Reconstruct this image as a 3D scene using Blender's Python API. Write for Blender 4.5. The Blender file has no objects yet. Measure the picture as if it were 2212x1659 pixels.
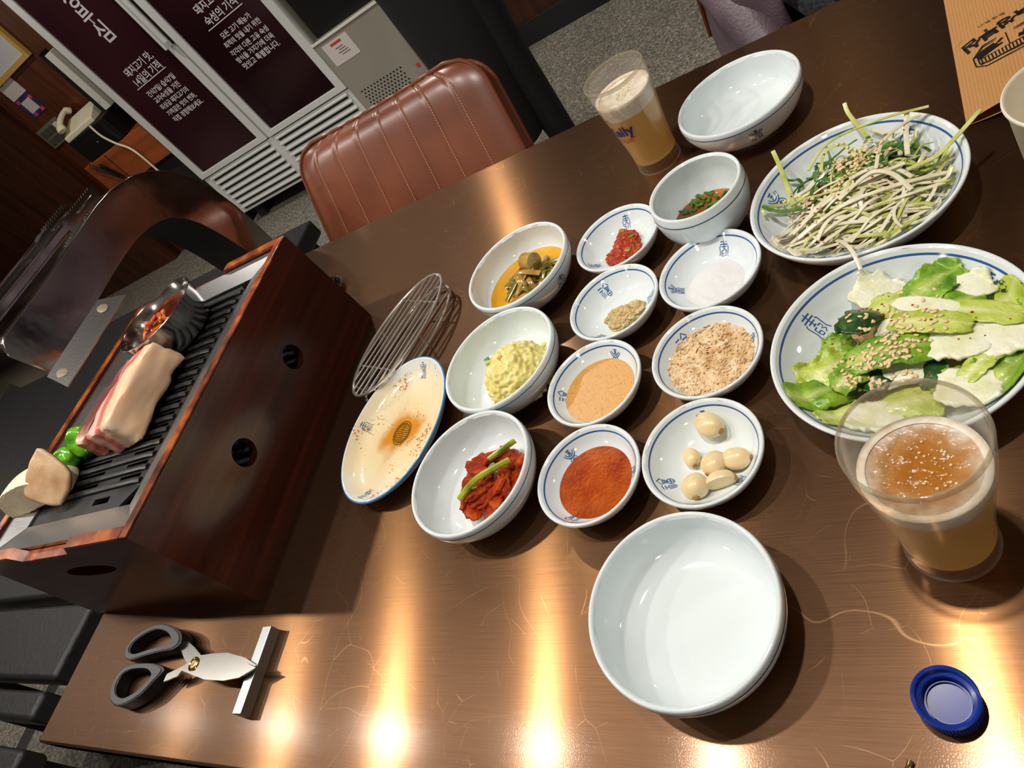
import bpy, bmesh, math, random
from mathutils import Vector, Matrix, noise
random.seed(11)
PI = math.pi
sc = bpy.context.scene
COL = sc.collection

# ------------------------------------------------------------------ camera
F_PX = 1508.1
RC = ((0.8163162, 0.17014468, -0.55197704), (0.21140322, 0.80131505, 0.55964531), (0.53752818, -0.57353726, 0.61815732))
cam = bpy.data.cameras.new('camera')
cam.sensor_fit = 'HORIZONTAL'; cam.sensor_width = 36.0
cam.lens = F_PX / 2212.0 * 36.0
cam.clip_start = 0.01
co = bpy.data.objects.new('camera', cam); COL.objects.link(co)
co.matrix_world = Matrix(((RC[0][0], RC[1][0], RC[2][0], 0), (RC[0][1], RC[1][1], RC[2][1], 0), (RC[0][2], RC[1][2], RC[2][2], 0.45), (0, 0, 0, 1)))
sc.camera = co
# ------------------------------------------------------------------ world, exposure
w = bpy.data.worlds.new('world'); sc.world = w; w.use_nodes = True
w.node_tree.nodes['Background'].inputs[0].default_value = (1.0, 0.93, 0.85, 1)
w.node_tree.nodes['Background'].inputs[1].default_value = 0.10
sc.view_settings.view_transform = 'Standard'
sc.view_settings.look = 'None'
sc.view_settings.exposure = 0.0
sc.view_settings.gamma = 1.0
LAMP_W = 33.0          # watts of one ceiling spot over the table row
LAMP_COL = (1.0, 0.93, 0.84)

# ------------------------------------------------------------------ helpers
class MB:
    def __init__(s): s.v = []; s.f = []
    def add(s, vs, fs):
        n = len(s.v); s.v += [tuple(v) for v in vs]; s.f += [tuple(i + n for i in f) for f in fs]; return s
    def box(s, x0, x1, y0, y1, z0, z1, M=None):
        vs = [Vector((x, y, z)) for z in (z0, z1) for y in (y0, y1) for x in (x0, x1)]
        if M: vs = [M @ v for v in vs]
        return s.add(vs, [(0, 2, 3, 1), (4, 5, 7, 6), (0, 1, 5, 4), (2, 6, 7, 3), (0, 4, 6, 2), (1, 3, 7, 5)])
    def lathe(s, prof, cx=0, cy=0, cz=0, seg=64, sx=1, sy=1, closed=False):
        vs = []; idx = []
        for r, z in prof:
            if r < 1e-6: idx.append([len(vs)] * seg); vs.append((cx, cy, cz + z))
            else:
                idx.append([len(vs) + k for k in range(seg)])
                for k in range(seg):
                    a = 2 * PI * k / seg; vs.append((cx + r * sx * math.cos(a), cy + r * sy * math.sin(a), cz + z))
        fs = []
        rows = list(range(len(prof) - 1)) + ([len(prof) - 1] if closed else [])
        for i in rows:
            a = idx[i]; b = idx[(i + 1) % len(prof)]
            for k in range(seg):
                k2 = (k + 1) % seg; q = [a[k], a[k2], b[k2], b[k]]
                u = []
                for t in q:
                    if t not in u: u.append(t)
                if len(u) > 2: fs.append(u)
        return s.add(vs, fs)
    def tube(s, path, r, n=8, closed=False, cap=True, flat=1.0, up=None):
        P = [Vector(p) for p in path]; m = len(P); vs = []; fs = []
        rr = r if isinstance(r, (list, tuple)) else [r] * m
        prev = None
        for i in range(m):
            if closed: t = P[(i + 1) % m] - P[i - 1]
            else: t = P[min(i + 1, m - 1)] - P[max(i - 1, 0)]
            if t.length < 1e-9: t = Vector((0, 0, 1))
            t.normalize()
            if prev is None:
                a = Vector(up) if up else (Vector((0, 0, 1)) if abs(t.z) < .9 else Vector((1, 0, 0)))
            else: a = prev
            nrm = a - t * a.dot(t)
            if nrm.length < 1e-6: nrm = t.orthogonal()
            nrm.normalize(); prev = nrm; b = t.cross(nrm)
            for k in range(n):
                an = 2 * PI * (k + .5) / n
                vs.append(P[i] + nrm * (math.sin(an) * rr[i] * flat) + b * (math.cos(an) * rr[i]))
        for i in range(m if closed else m - 1):
            j = (i + 1) % m
            for k in range(n):
                k2 = (k + 1) % n; fs.append((i * n + k, i * n + k2, j * n + k2, j * n + k))
        if cap and not closed: fs += [tuple(range(n))[::-1], tuple((m - 1) * n + k for k in range(n))]
        return s.add(vs, fs)
    def prism(s, poly, z0, z1, M=None):
        n = len(poly)
        vs = [Vector((x, y, z0)) for x, y in poly] + [Vector((x, y, z1)) for x, y in poly]
        if M: vs = [M @ v for v in vs]
        return s.add(vs, [tuple(range(n))[::-1], tuple(range(n, 2 * n))] + [(k, (k + 1) % n, (k + 1) % n + n, k + n) for k in range(n)])
    def frame(s, outer, inner, z0, z1, M=None):     # extruded ring between two polygons with equal point counts
        n = len(outer); vs = []
        for z in (z0, z1):
            vs += [Vector((x, y, z)) for x, y in outer] + [Vector((x, y, z)) for x, y in inner]
        if M: vs = [M @ v for v in vs]
        fs = []
        for k in range(n):
            j = (k + 1) % n
            fs += [(k, n + k, n + j, j), (2 * n + k, 2 * n + j, 3 * n + j, 3 * n + k), (k, j, 2 * n + j, 2 * n + k), (n + k, 3 * n + k, 3 * n + j, n + j)]
        return s.add(vs, fs)
    def grid(s, fn, nu, nv, closed_u=False):
        vs = [fn(i / (nu - (0 if closed_u else 1)), j / (nv - 1)) for j in range(nv) for i in range(nu)]
        fs = [(j * nu + i, j * nu + (i + 1) % nu, (j + 1) * nu + (i + 1) % nu, (j + 1) * nu + i) for j in range(nv - 1) for i in range(nu if closed_u else nu - 1)]
        return s.add(vs, fs)
    def build(s, name, mt, parent=None, smooth=True, auto=40, bevel=0, bseg=2, loc=None, fix=True):
        me = bpy.data.meshes.new(name); me.from_pydata(s.v, [], s.f); me.update()
        if fix:
            bm = bmesh.new(); bm.from_mesh(me); bmesh.ops.recalc_face_normals(bm, faces=bm.faces); bm.to_mesh(me); bm.free()
        return obj(name, me, mt, parent, smooth, auto, bevel, bseg, loc)

def obj(name, me, mt, parent=None, smooth=True, auto=40, bevel=0, bseg=2, loc=None):
    if isinstance(mt, (list, tuple)):
        for m in mt: me.materials.append(m)
    elif mt: me.materials.append(mt)
    if smooth:
        me.polygons.foreach_set('use_smooth', [True] * len(me.polygons))
        if auto and auto < 180:
            try: me.set_sharp_from_angle(angle=math.radians(auto))
            except Exception: pass
    o = bpy.data.objects.new(name, me); COL.objects.link(o)
    if parent: o.parent = parent
    if loc: o.location = loc
    if bevel:
        b = o.modifiers.new('bevel', 'BEVEL'); b.width = bevel; b.segments = bseg; b.limit_method = 'ANGLE'; b.angle_limit = math.radians(35); b.harden_normals = True
    return o
def tag(o, label=None, cat=None, group=None, kind=None):
    if label: o['label'] = label
    if cat: o['category'] = cat
    if group: o['group'] = group
    if kind: o['kind'] = kind
    return o
def thing(name, label, cat, loc=(0, 0, 0), rz=0, group=None):
    o = bpy.data.objects.new(name, None); COL.objects.link(o); o.location = loc; o.rotation_euler = (0, 0, rz); o.empty_display_size = .02
    return tag(o, label, cat, group)
def N3(v, f=1.0, s=0.0): return noise.noise(Vector((v[0] * f + s, v[1] * f + s * 1.7, v[2] * f - s)))
def spline(pts, n=8, closed=False):
    P = [Vector(p) for p in pts]; m = len(P); out = []
    for i in range(m if closed else m - 1):
        if closed: a, b, c, d = P[i - 1], P[i], P[(i + 1) % m], P[(i + 2) % m]
        else: a, b, c, d = P[max(i - 1, 0)], P[i], P[i + 1], P[min(i + 2, m - 1)]
        for k in range(n):
            t = k / n
            out.append(.5 * ((2 * b) + (c - a) * t + (2 * a - 5 * b + 4 * c - d) * t * t + (3 * b - a - 3 * c + d) * t ** 3))
    if not closed: out.append(P[-1])
    return out
def blob(rx, ry, rz, amp, fr, seed, sub=4, floor=None, fr2=0, amp2=0):
    bm = bmesh.new(); bmesh.ops.create_icosphere(bm, subdivisions=sub, radius=1)
    for v in bm.verts:
        d = v.co.copy(); k = 1 + amp * N3(d, fr, seed) + (amp2 * N3(d, fr2, seed + 5) if amp2 else 0)
        v.co = Vector((d.x * rx * k, d.y * ry * k, d.z * rz * k))
        if floor is not None and v.co.z < floor: v.co.z = floor
    me = bpy.data.meshes.new('m'); bm.to_mesh(me); bm.free(); return me
def text_mesh(txt, size, align='CENTER', bold=0.0):
    cu = bpy.data.curves.new('t', 'FONT'); cu.body = txt; cu.size = size; cu.align_x = align; cu.align_y = 'CENTER'; cu.offset = bold; cu.resolution_u = 2
    o = bpy.data.objects.new('t', cu); COL.objects.link(o)
    dg = bpy.context.evaluated_depsgraph_get(); me = bpy.data.meshes.new_from_object(o.evaluated_get(dg))
    bpy.data.objects.remove(o); bpy.data.curves.remove(cu); return me

# ------------------------------------------------------------------ materials
def rgb(r, g, b):
    f = lambda c: (c / 255 / 12.92) if c <= 10 else ((c / 255 + .055) / 1.055) ** 2.4
    return (f(r), f(g), f(b), 1)
def pm(name, col, rough=.5, metal=0, coat=0, crough=.05, spec=.5, var=None, bump=None, trans=0, ior=1.45, sss=0, ssr=(1, .4, .2), emit=None, alpha=1, aniso=0, tang=None, coord='Object', stretch=(1, 1, 1), rvar=None):
    m = bpy.data.materials.new(name); m.use_nodes = True; nt = m.node_tree; b = nt.nodes['Principled BSDF']
    I = b.inputs; I['Base Color'].default_value = col; I['Roughness'].default_value = rough; I['Metallic'].default_value = metal
    I['Coat Weight'].default_value = coat; I['Coat Roughness'].default_value = crough; I['Specular IOR Level'].default_value = spec
    I['Transmission Weight'].default_value = trans; I['IOR'].default_value = ior; I['Alpha'].default_value = alpha
    if sss: I['Subsurface Weight'].default_value = sss; I['Subsurface Radius'].default_value = ssr; I['Subsurface Scale'].default_value = .004
    if emit: I['Emission Color'].default_value = emit[0]; I['Emission Strength'].default_value = emit[1]
    I['Anisotropic'].default_value = aniso
    L = nt.links.new
    if var or bump or rvar:
        tc = nt.nodes.new('ShaderNodeTexCoord'); mp = nt.nodes.new('ShaderNodeMapping'); mp.inputs['Scale'].default_value = stretch
        L(tc.outputs[coord], mp.inputs[0])
    if var:          # list of (pos, colour) on a noise of given scale
        sc_, det, stops = var
        n = nt.nodes.new('ShaderNodeTexNoise'); n.inputs['Scale'].default_value = sc_; n.inputs['Detail'].default_value = det; L(mp.outputs[0], n.inputs['Vector'])
        cr = nt.nodes.new('ShaderNodeValToRGB'); el = cr.color_ramp.elements
        while len(el) < len(stops): el.new(.5)
        for e, (p, c) in zip(el, stops): e.position = p; e.color = c
        L(n.outputs['Fac'], cr.inputs[0]); L(cr.outputs[0], I['Base Color'])
    if rvar:
        n = nt.nodes.new('ShaderNodeTexNoise'); n.inputs['Scale'].default_value = rvar[0]; n.inputs['Detail'].default_value = 5; L(mp.outputs[0], n.inputs['Vector'])
        mr = nt.nodes.new('ShaderNodeMapRange'); mr.inputs[1].default_value = .3; mr.inputs[2].default_value = .7; mr.inputs[3].default_value = rvar[1]; mr.inputs[4].default_value = rvar[2]
        L(n.outputs['Fac'], mr.inputs[0]); L(mr.outputs[0], I['Roughness'])
    if bump:
        n = nt.nodes.new('ShaderNodeTexNoise'); n.inputs['Scale'].default_value = bump[0]; n.inputs['Detail'].default_value = 4; L(mp.outputs[0], n.inputs['Vector'])
        bp = nt.nodes.new('ShaderNodeBump'); bp.inputs['Strength'].default_value = bump[1]; bp.inputs['Distance'].default_value = bump[2]
        L(n.outputs['Fac'], bp.inputs['Height']); L(bp.outputs[0], I['Normal'])
    return m
def thin_glass(name, tint, gloss_rough=.03, frost=0.0, frost_col=(.85, .83, .78, 1)):   # clear wall: light passes, the edge reflects
    m = bpy.data.materials.new(name); m.use_nodes = True; nt = m.node_tree; nt.nodes.clear(); N = nt.nodes.new; L = nt.links.new
    out = N('ShaderNodeOutputMaterial'); t = N('ShaderNodeBsdfTransparent'); t.inputs[0].default_value = tint
    g = N('ShaderNodeBsdfGlossy'); g.inputs['Roughness'].default_value = gloss_rough; g.inputs[0].default_value = (1, 1, 1, 1)
    lw = N('ShaderNodeLayerWeight'); lw.inputs['Blend'].default_value = .35; pw = N('ShaderNodeMath'); pw.operation = 'POWER'; pw.inputs[1].default_value = 3.0; L(lw.outputs['Facing'], pw.inputs[0]); fr = N('ShaderNodeMath'); fr.operation = 'MULTIPLY_ADD'; fr.inputs[1].default_value = .55; fr.inputs[2].default_value = .035; L(pw.outputs[0], fr.inputs[0])
    mx = N('ShaderNodeMixShader'); L(fr.outputs[0], mx.inputs[0]); L(t.outputs[0], mx.inputs[1]); L(g.outputs[0], mx.inputs[2])
    last = mx
    if frost:
        tr = N('ShaderNodeBsdfTranslucent'); tr.inputs[0].default_value = frost_col; d = N('ShaderNodeBsdfDiffuse'); d.inputs[0].default_value = frost_col
        a = N('ShaderNodeMixShader'); a.inputs[0].default_value = .5; L(tr.outputs[0], a.inputs[1]); L(d.outputs[0], a.inputs[2])
        b = N('ShaderNodeMixShader'); b.inputs[0].default_value = frost; L(mx.outputs[0], b.inputs[1]); L(a.outputs[0], b.inputs[2]); last = b
    L(last.outputs[0], out.inputs[0]); return m

def table_material():
    m = bpy.data.materials.new('brushed_bronze'); m.use_nodes = True; nt = m.node_tree; N = nt.nodes.new; L = nt.links.new
    A = nt.nodes['Principled BSDF']; out = nt.nodes['Material Output']
    tc = N('ShaderNodeTexCoord')
    mp = N('ShaderNodeMapping'); mp.inputs['Scale'].default_value = (6, 420, 1); L(tc.outputs['Object'], mp.inputs[0])     # grain runs along the table
    gr = N('ShaderNodeTexNoise'); gr.inputs['Scale'].default_value = 3; gr.inputs['Detail'].default_value = 4; L(mp.outputs[0], gr.inputs['Vector'])
    bl = N('ShaderNodeTexNoise'); bl.inputs['Scale'].default_value = 5; bl.inputs['Detail'].default_value = 3; L(tc.outputs['Object'], bl.inputs['Vector'])
    mx = N('ShaderNodeMix'); mx.data_type = 'FLOAT'; mx.inputs[0].default_value = .35; L(gr.outputs['Fac'], mx.inputs[2]); L(bl.outputs['Fac'], mx.inputs[3])
    cr = N('ShaderNodeValToRGB'); e = cr.color_ramp.elements
    e[0].position = .3; e[0].color = (.265, .15, .082, 1); e[1].position = .7; e[1].color = (.40, .235, .135, 1); L(mx.outputs[0], cr.inputs[0])
    # long fine scratches: warped cell edges, broken up by a second noise
    wn = N('ShaderNodeTexNoise'); wn.inputs['Scale'].default_value = 6; wn.inputs['Detail'].default_value = 2; L(tc.outputs['Object'], wn.inputs['Vector'])
    va = N('ShaderNodeVectorMath'); va.operation = 'MULTIPLY_ADD'; va.inputs[1].default_value = (.12, .12, .12); L(wn.outputs['Color'], va.inputs[0]); L(tc.outputs['Object'], va.inputs[2])
    scr = []
    for scl, wd, sx in ((5, .00018, (1, .45, 1)), (13, .00018, (.6, 1, 1)), (37, .0002, (1, .6, 1))):
        mp2 = N('ShaderNodeMapping'); mp2.inputs['Scale'].default_value = sx; mp2.inputs['Rotation'].default_value = (0, 0, scl * .37); L(va.outputs[0], mp2.inputs[0])
        vo = N('ShaderNodeTexVoronoi'); vo.feature = 'DISTANCE_TO_EDGE'; vo.inputs['Scale'].default_value = scl; L(mp2.outputs[0], vo.inputs['Vector'])
        lt = N('ShaderNodeMapRange'); lt.inputs[1].default_value = 0; lt.inputs[2].default_value = wd * scl; lt.inputs[3].default_value = 1; lt.inputs[4].default_value = 0; L(vo.outputs['Distance'], lt.inputs[0])
        bn = N('ShaderNodeTexNoise'); bn.inputs['Scale'].default_value = scl * 1.3; L(mp2.outputs[0], bn.inputs['Vector'])
        br = N('ShaderNodeMapRange'); br.inputs[1].default_value = .52; br.inputs[2].default_value = .66; L(bn.outputs['Fac'], br.inputs[0])
        mu = N('ShaderNodeMath'); mu.operation = 'MULTIPLY'; L(lt.outputs[0], mu.inputs[0]); L(br.outputs[0], mu.inputs[1]); scr.append(mu)
    m1 = N('ShaderNodeMath'); m1.operation = 'MAXIMUM'; L(scr[0].outputs[0], m1.inputs[0]); L(scr[1].outputs[0], m1.inputs[1])
    m2 = N('ShaderNodeMath'); m2.operation = 'MAXIMUM'; L(m1.outputs[0], m2.inputs[0]); L(scr[2].outputs[0], m2.inputs[1])
    cm = N('ShaderNodeMix'); cm.data_type = 'RGBA'; L(m2.outputs[0], cm.inputs[0]); L(cr.outputs[0], cm.inputs[6]); cm.inputs[7].default_value = (.8, .5, .27, 1)
    bp = N('ShaderNodeBump'); bp.inputs['Strength'].default_value = .10; bp.inputs['Distance'].default_value = .0004; L(gr.outputs['Fac'], bp.inputs['Height'])
    fine = N('ShaderNodeTexNoise'); fine.inputs['Scale'].default_value = 900; L(tc.outputs['Object'], fine.inputs['Vector'])
    bp2 = N('ShaderNodeBump'); bp2.inputs['Strength'].default_value = .12; bp2.inputs['Distance'].default_value = .0003; L(fine.outputs['Fac'], bp2.inputs['Height'])
    B = N('ShaderNodeBsdfPrincipled')
    tv = N('ShaderNodeCombineXYZ'); tv.inputs[1].default_value = 1.0
    dk = N('ShaderNodeMix'); dk.data_type = 'RGBA'; dk.blend_type = 'MULTIPLY'; dk.inputs[0].default_value = 1; L(cm.outputs[2], dk.inputs[6]); dk.inputs[7].default_value = (.33, .31, .315, 1)
    for S_, ro in ((A, .225), (B, .43)):
        S_.inputs['Metallic'].default_value = 1; S_.inputs['Roughness'].default_value = ro
    br_ = N('ShaderNodeMix'); br_.data_type = 'RGBA'; br_.blend_type = 'MULTIPLY'; br_.inputs[0].default_value = 1; L(cm.outputs[2], br_.inputs[6]); br_.inputs[7].default_value = (1.15, .98, .68, 1)
    L(br_.outputs[2], A.inputs['Base Color']); L(dk.outputs[2], B.inputs['Base Color'])
    A.inputs['Anisotropic'].default_value = 1.0; L(tv.outputs[0], A.inputs['Tangent'])
    A.inputs['Coat Weight'].default_value = .5; A.inputs['Coat Roughness'].default_value = .11; L(bp2.outputs[0], A.inputs['Coat Normal'])
    bpA = N('ShaderNodeBump'); bpA.inputs['Strength'].default_value = 1; bpA.inputs['Distance'].default_value = .00016; L(gr.outputs['Fac'], bpA.inputs['Height']);
    L(bp.outputs[0], B.inputs['Normal'])
    ms = N('ShaderNodeMixShader'); ms.inputs[0].default_value = .66; L(A.outputs[0], ms.inputs[1]); L(B.outputs[0], ms.inputs[2]); L(ms.outputs[0], out.inputs[0])
    return m

M_table = table_material()
M_porc = pm('porcelain', rgb(228, 238, 241), .07, coat=.3, spec=.5)
M_blue = pm('cobalt_line', rgb(52, 96, 158), .12)
M_navy = pm('navy_line', rgb(28, 48, 100), .12)
M_sky = pm('light_blue_edge', rgb(95, 150, 205), .12)
M_steel = pm('stainless_steel', (.62, .60, .58, 1), .16, 1, rvar=(30, .08, .2))
M_steelb = pm('brushed_steel', (.55, .56, .58, 1), .3, 1, bump=(60, .15, .0005), stretch=(1, 12, 1))
M_hood = pm('polished_hood_steel', (.50, .455, .42, 1), .1, 1, rvar=(9, .06, .2), bump=(7, .12, .01))
M_chrome = pm('chrome', (.78, .77, .75, 1), .07, 1)
M_wire = pm('wire_steel', (.82, .79, .74, 1), .2, .86)
M_lacq = pm('red_lacquered_wood', rgb(52, 17, 8), .28, coat=.4, crough=.14, var=(5, 6, [(.3, rgb(38, 12, 7)), (.55, rgb(62, 21, 9)), (.75, rgb(88, 34, 12))]), stretch=(3, .5, 14))
M_lacqe = pm('worn_lacquer_edge', rgb(150, 74, 22), .32, coat=.3, var=(38, 5, [(.36, rgb(70, 24, 9)), (.5, rgb(134, 58, 17)), (.66, rgb(190, 104, 38))]))
M_plate = pm('black_grill_plate', rgb(42, 43, 44), .42, .4, bump=(700, .35, .0004), rvar=(25, .3, .6))
M_hole = pm('black_void', (.004, .004, .004, 1), .8)
M_floor = pm('speckled_stone_floor', rgb(120, 116, 106), .55, var=(120, 6, [(.38, rgb(84, 81, 74)), (.5, rgb(118, 114, 104)), (.62, rgb(140, 135, 122)), (.72, rgb(190, 184, 168))]))
M_wood = pm('dark_wood_panel', rgb(82, 40, 18), .4, var=(4, 6, [(.3, rgb(62, 29, 13)), (.7, rgb(104, 53, 24))]), stretch=(6, 6, .6))
M_woodd = pm('darker_wood_panel', rgb(62, 30, 13), .45, var=(4, 6, [(.3, rgb(42, 20, 10)), (.7, rgb(78, 38, 17))]), stretch=(6, 6, .6))
M_orwood = pm('orange_brown_wood', rgb(150, 76, 36), .4, var=(4, 5, [(.3, rgb(128, 62, 28)), (.7, rgb(168, 88, 44))]), stretch=(.6, 6, 6))
M_ceil = pm('ceiling_paint', rgb(150, 136, 120), .8)
M_black = pm('black_plastic', (.008, .008, .009, 1), .35)
M_blackm = pm('matte_black', (.01, .01, .011, 1), .7)
M_white = pm('white_plastic', rgb(228, 226, 216), .3)
M_cream = pm('cream_plastic', rgb(236, 228, 196), .3)
M_frame = pm('white_enamel_frame', rgb(212, 214, 212), .3)
M_greym = pm('grey_enamel_panel', rgb(150, 146, 136), .4)
M_door = pm('maroon_printed_glass', rgb(44, 20, 24), .12, coat=.5, var=(1.4, 1, [(.35, rgb(34, 14, 18)), (.65, rgb(56, 26, 32))]))
M_text = pm('white_lettering', rgb(214, 210, 214), .5)
M_leather = pm('brown_leather', rgb(108, 56, 34), .34, coat=.2, crough=.25, var=(7, 4, [(.3, rgb(92, 46, 27)), (.7, rgb(122, 66, 41))]), bump=(260, .12, .0006))
M_piping = pm('brown_piping', rgb(104, 54, 32), .3, coat=.2)
M_thread = pm('tan_thread', rgb(196, 150, 110), .6)

# ------------------------------------------------------------------ room shell
def struct(o): o['kind'] = 'structure'; return o
ZF, ZC = -.73, 1.78
struct(MB().box(-7, 3.2, -3, 3.6, ZF - .1, ZF).build('floor', M_floor))
struct(MB().box(-7, 3.2, -3, 3.6, ZC, ZC + .1).build('ceiling', M_ceil))
struct(MB().box(-7, 3.2, 3.42, 3.6, ZF, ZC).build('wall_back', M_wood))
struct(MB().box(-7, -6.8, -3, 3.42, ZF, ZC).build('wall_left', M_woodd))
struct(MB().box(-4.16, -3.27, 3.04, 3.42, ZF, ZC).build('wall_niche', M_wood))
struct(MB().box(-6.8, -4.16, 2.97, 3.42, ZF, ZC).build('wall_panel', M_woodd))
wl = struct(MB().box(-1.62, 3.2, 3.17, 3.42, ZF + .1, .6).build('trim_1', M_woodd))
struct(MB().box(-1.62, 3.2, 3.15, 3.42, ZF, ZF + .1).build('baseboard_back', M_blackm))
struct(MB().box(-2.79, -2.72, -1.2, 1.3, ZF, ZF + .004).build('trim_2', M_steelb))

M_bulb = pm('lamp_diffuser', (1, 1, 1, 1), .5, emit=((1, .92, .82, 1), 60))
def downlight(x, y, power, label, group, aim=(0, 0, -1), size=.03, cone=130):
    t = thing('ceiling_spotlight', label, 'lamp', (x, y, ZC), group=group)
    MB().lathe([(0, 0), (.05, 0), (.05, -.09), (.044, -.09), (.042, -.075), (0, -.07)], seg=32).build('housing', M_blackm, t)
    MB().lathe([(0, -.076), (.034, -.076), (.034, -.079), (0, -.079)], seg=24).build('diffuser', M_bulb, t)
    l = bpy.data.lights.new('spot', 'SPOT'); l.energy = power; l.color = LAMP_COL; l.shadow_soft_size = size; l.spot_size = math.radians(cone); l.spot_blend = .5
    o = bpy.data.objects.new('lamp_light', l); COL.objects.link(o); o.parent = t; o.location = (0, 0, -.1)
    o.rotation_euler = Vector(aim).to_track_quat('-Z', 'Y').to_euler()
for i, x in enumerate((-3.49, -2.73, -2.09, -1.39, -.80, -.13)):
    downlight(x, .37, LAMP_W * (1.35 if i == 5 else 1 if i > 1 else .8), ('first', 'second', 'third', 'fourth', 'fifth', 'sixth')[i] + ' black ceiling spotlight from the left wall in the table row', 'spotlights above the table front')
for i, (x, y_) in enumerate(((-3.0, 2.0), (-1.6, 2.0), (-.2, 3.05))):  # right one read from a table highlight; others added to light the fridge area
    downlight(x, y_, LAMP_W * 1.3, ('added left', 'added middle', 'right')[i] + ' black ceiling spotlight of the three over the aisle', 'spotlights over the aisle')

# ------------------------------------------------------------------ table
tb = thing('dining_table', 'long dining table with a scratched brushed bronze metal top', 'table', (0, 0, 0))
MB().box(-1.02, .85, .04, .866, -.032, 0).build('table_top', M_table, tb, bevel=.003, bseg=3)
MB().box(-.95, .78, .1, .8, -.10, -.033).build('apron', M_blackm, tb)
for x in (-.86, .66): MB().box(x - .05, x + .05, .3, .6, ZF + .002, -.10).build('leg', M_blackm, tb)
for x in (-.86, .66): MB().box(x - .05, x + .05, .16, .74, ZF, ZF + .03).build('foot', M_blackm, tb)

# ------------------------------------------------------------------ crockery
def ev(prof, key, val):          # interpolate along a profile: key 0 = by radius, 1 = by height
    for a, b in zip(prof, prof[1:]):
        lo, hi = sorted((a[key], b[key]))
        if lo - 1e-9 <= val <= hi + 1e-9 and hi > lo:
            t = (val - a[key]) / (b[key] - a[key]); return a[1 - key] + (b[1 - key] - a[1 - key]) * t
    return prof[-1][1 - key]
def smooth_prof(p, n=4):
    return [(max(v.x, 0), v.y) for v in spline([(a, b, 0) for a, b in p], n)]
SM_O = smooth_prof([(0, .002), (.020, .002), (.0215, 0), (.0235, 0), (.025, .003), (.034, .0075), (.0415, .0145), (.0458, .0215), (.0470, .025)])
SM_R = [(.0470, .0258), (.0466, .0267), (.0458, .0271), (.0449, .0269), (.0442, .0260)]
SM_I = smooth_prof([(.0442, .0260), (.0418, .0225), (.037, .0155), (.030, .0098), (.021, .0066), (.011, .0056), (0, .0054)])
BW_O = smooth_prof([(0, .002), (.034, .002), (.0355, 0), (.038, 0), (.040, .003), (.050, .0085), (.0575, .0165), (.0630, .0265), (.0648, .0345), (.0647, .039)])
BW_R = [(.0645, .0405), (.0640, .0418), (.0630, .0424), (.0618, .0421), (.0610, .0411), (.0606, .0396)]
BW_I = smooth_prof([(.0606, .0396), (.0603, .033), (.0588, .0235), (.0545, .0150), (.047, .0098), (.036, .0076), (.018, .007), (0, .007)])
CP_O = smooth_prof([(0, .002), (.020, .002), (.0215, 0), (.024, 0), (.026, .003), (.036, .011), (.0438, .025), (.0462, .038), (.0462, .047), (.0452, .0525)])
CP_R = [(.0450, .0540), (.0445, .0553), (.0434, .0558), (.0422, .0552), (.0416, .0540)]
CP_I = smooth_prof([(.0416, .0540), (.0418, .046), (.0412, .035), (.037, .0215), (.029, .0125), (.018, .0088), (0, .0082)])
PL_O = smooth_prof([(0, .002), (.040, .002), (.0415, 0), (.0445, 0), (.046, .003), (.060, .0085), (.0725, .0185), (.0800, .029), (.0824, .0342)])
PL_R = [(.0827, .0350), (.0824, .0360), (.0815, .0365), (.0803, .0362), (.0795, .0353)]
PL_I = smooth_prof([(.0795, .0353), (.0760, .0300), (.0690, .0215), (.058, .0135), (.042, .0088), (.022, .0072), (0, .0070)])
OV_O = smooth_prof([(0, .002), (.042, .002), (.0435, 0), (.0465, 0), (.048, .0025), (.062, .0050), (.074, .0105), (.0815, .0185), (.0828, .0205)])
OV_R = [(.0829, .0212), (.0824, .0219), (.0814, .0221), (.0804, .0217)]
OV_I = smooth_prof([(.0804, .0217), (.0765, .0170), (.070, .0110), (.060, .0072), (.042, .0058), (.02, .0054), (0, .0054)])

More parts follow.
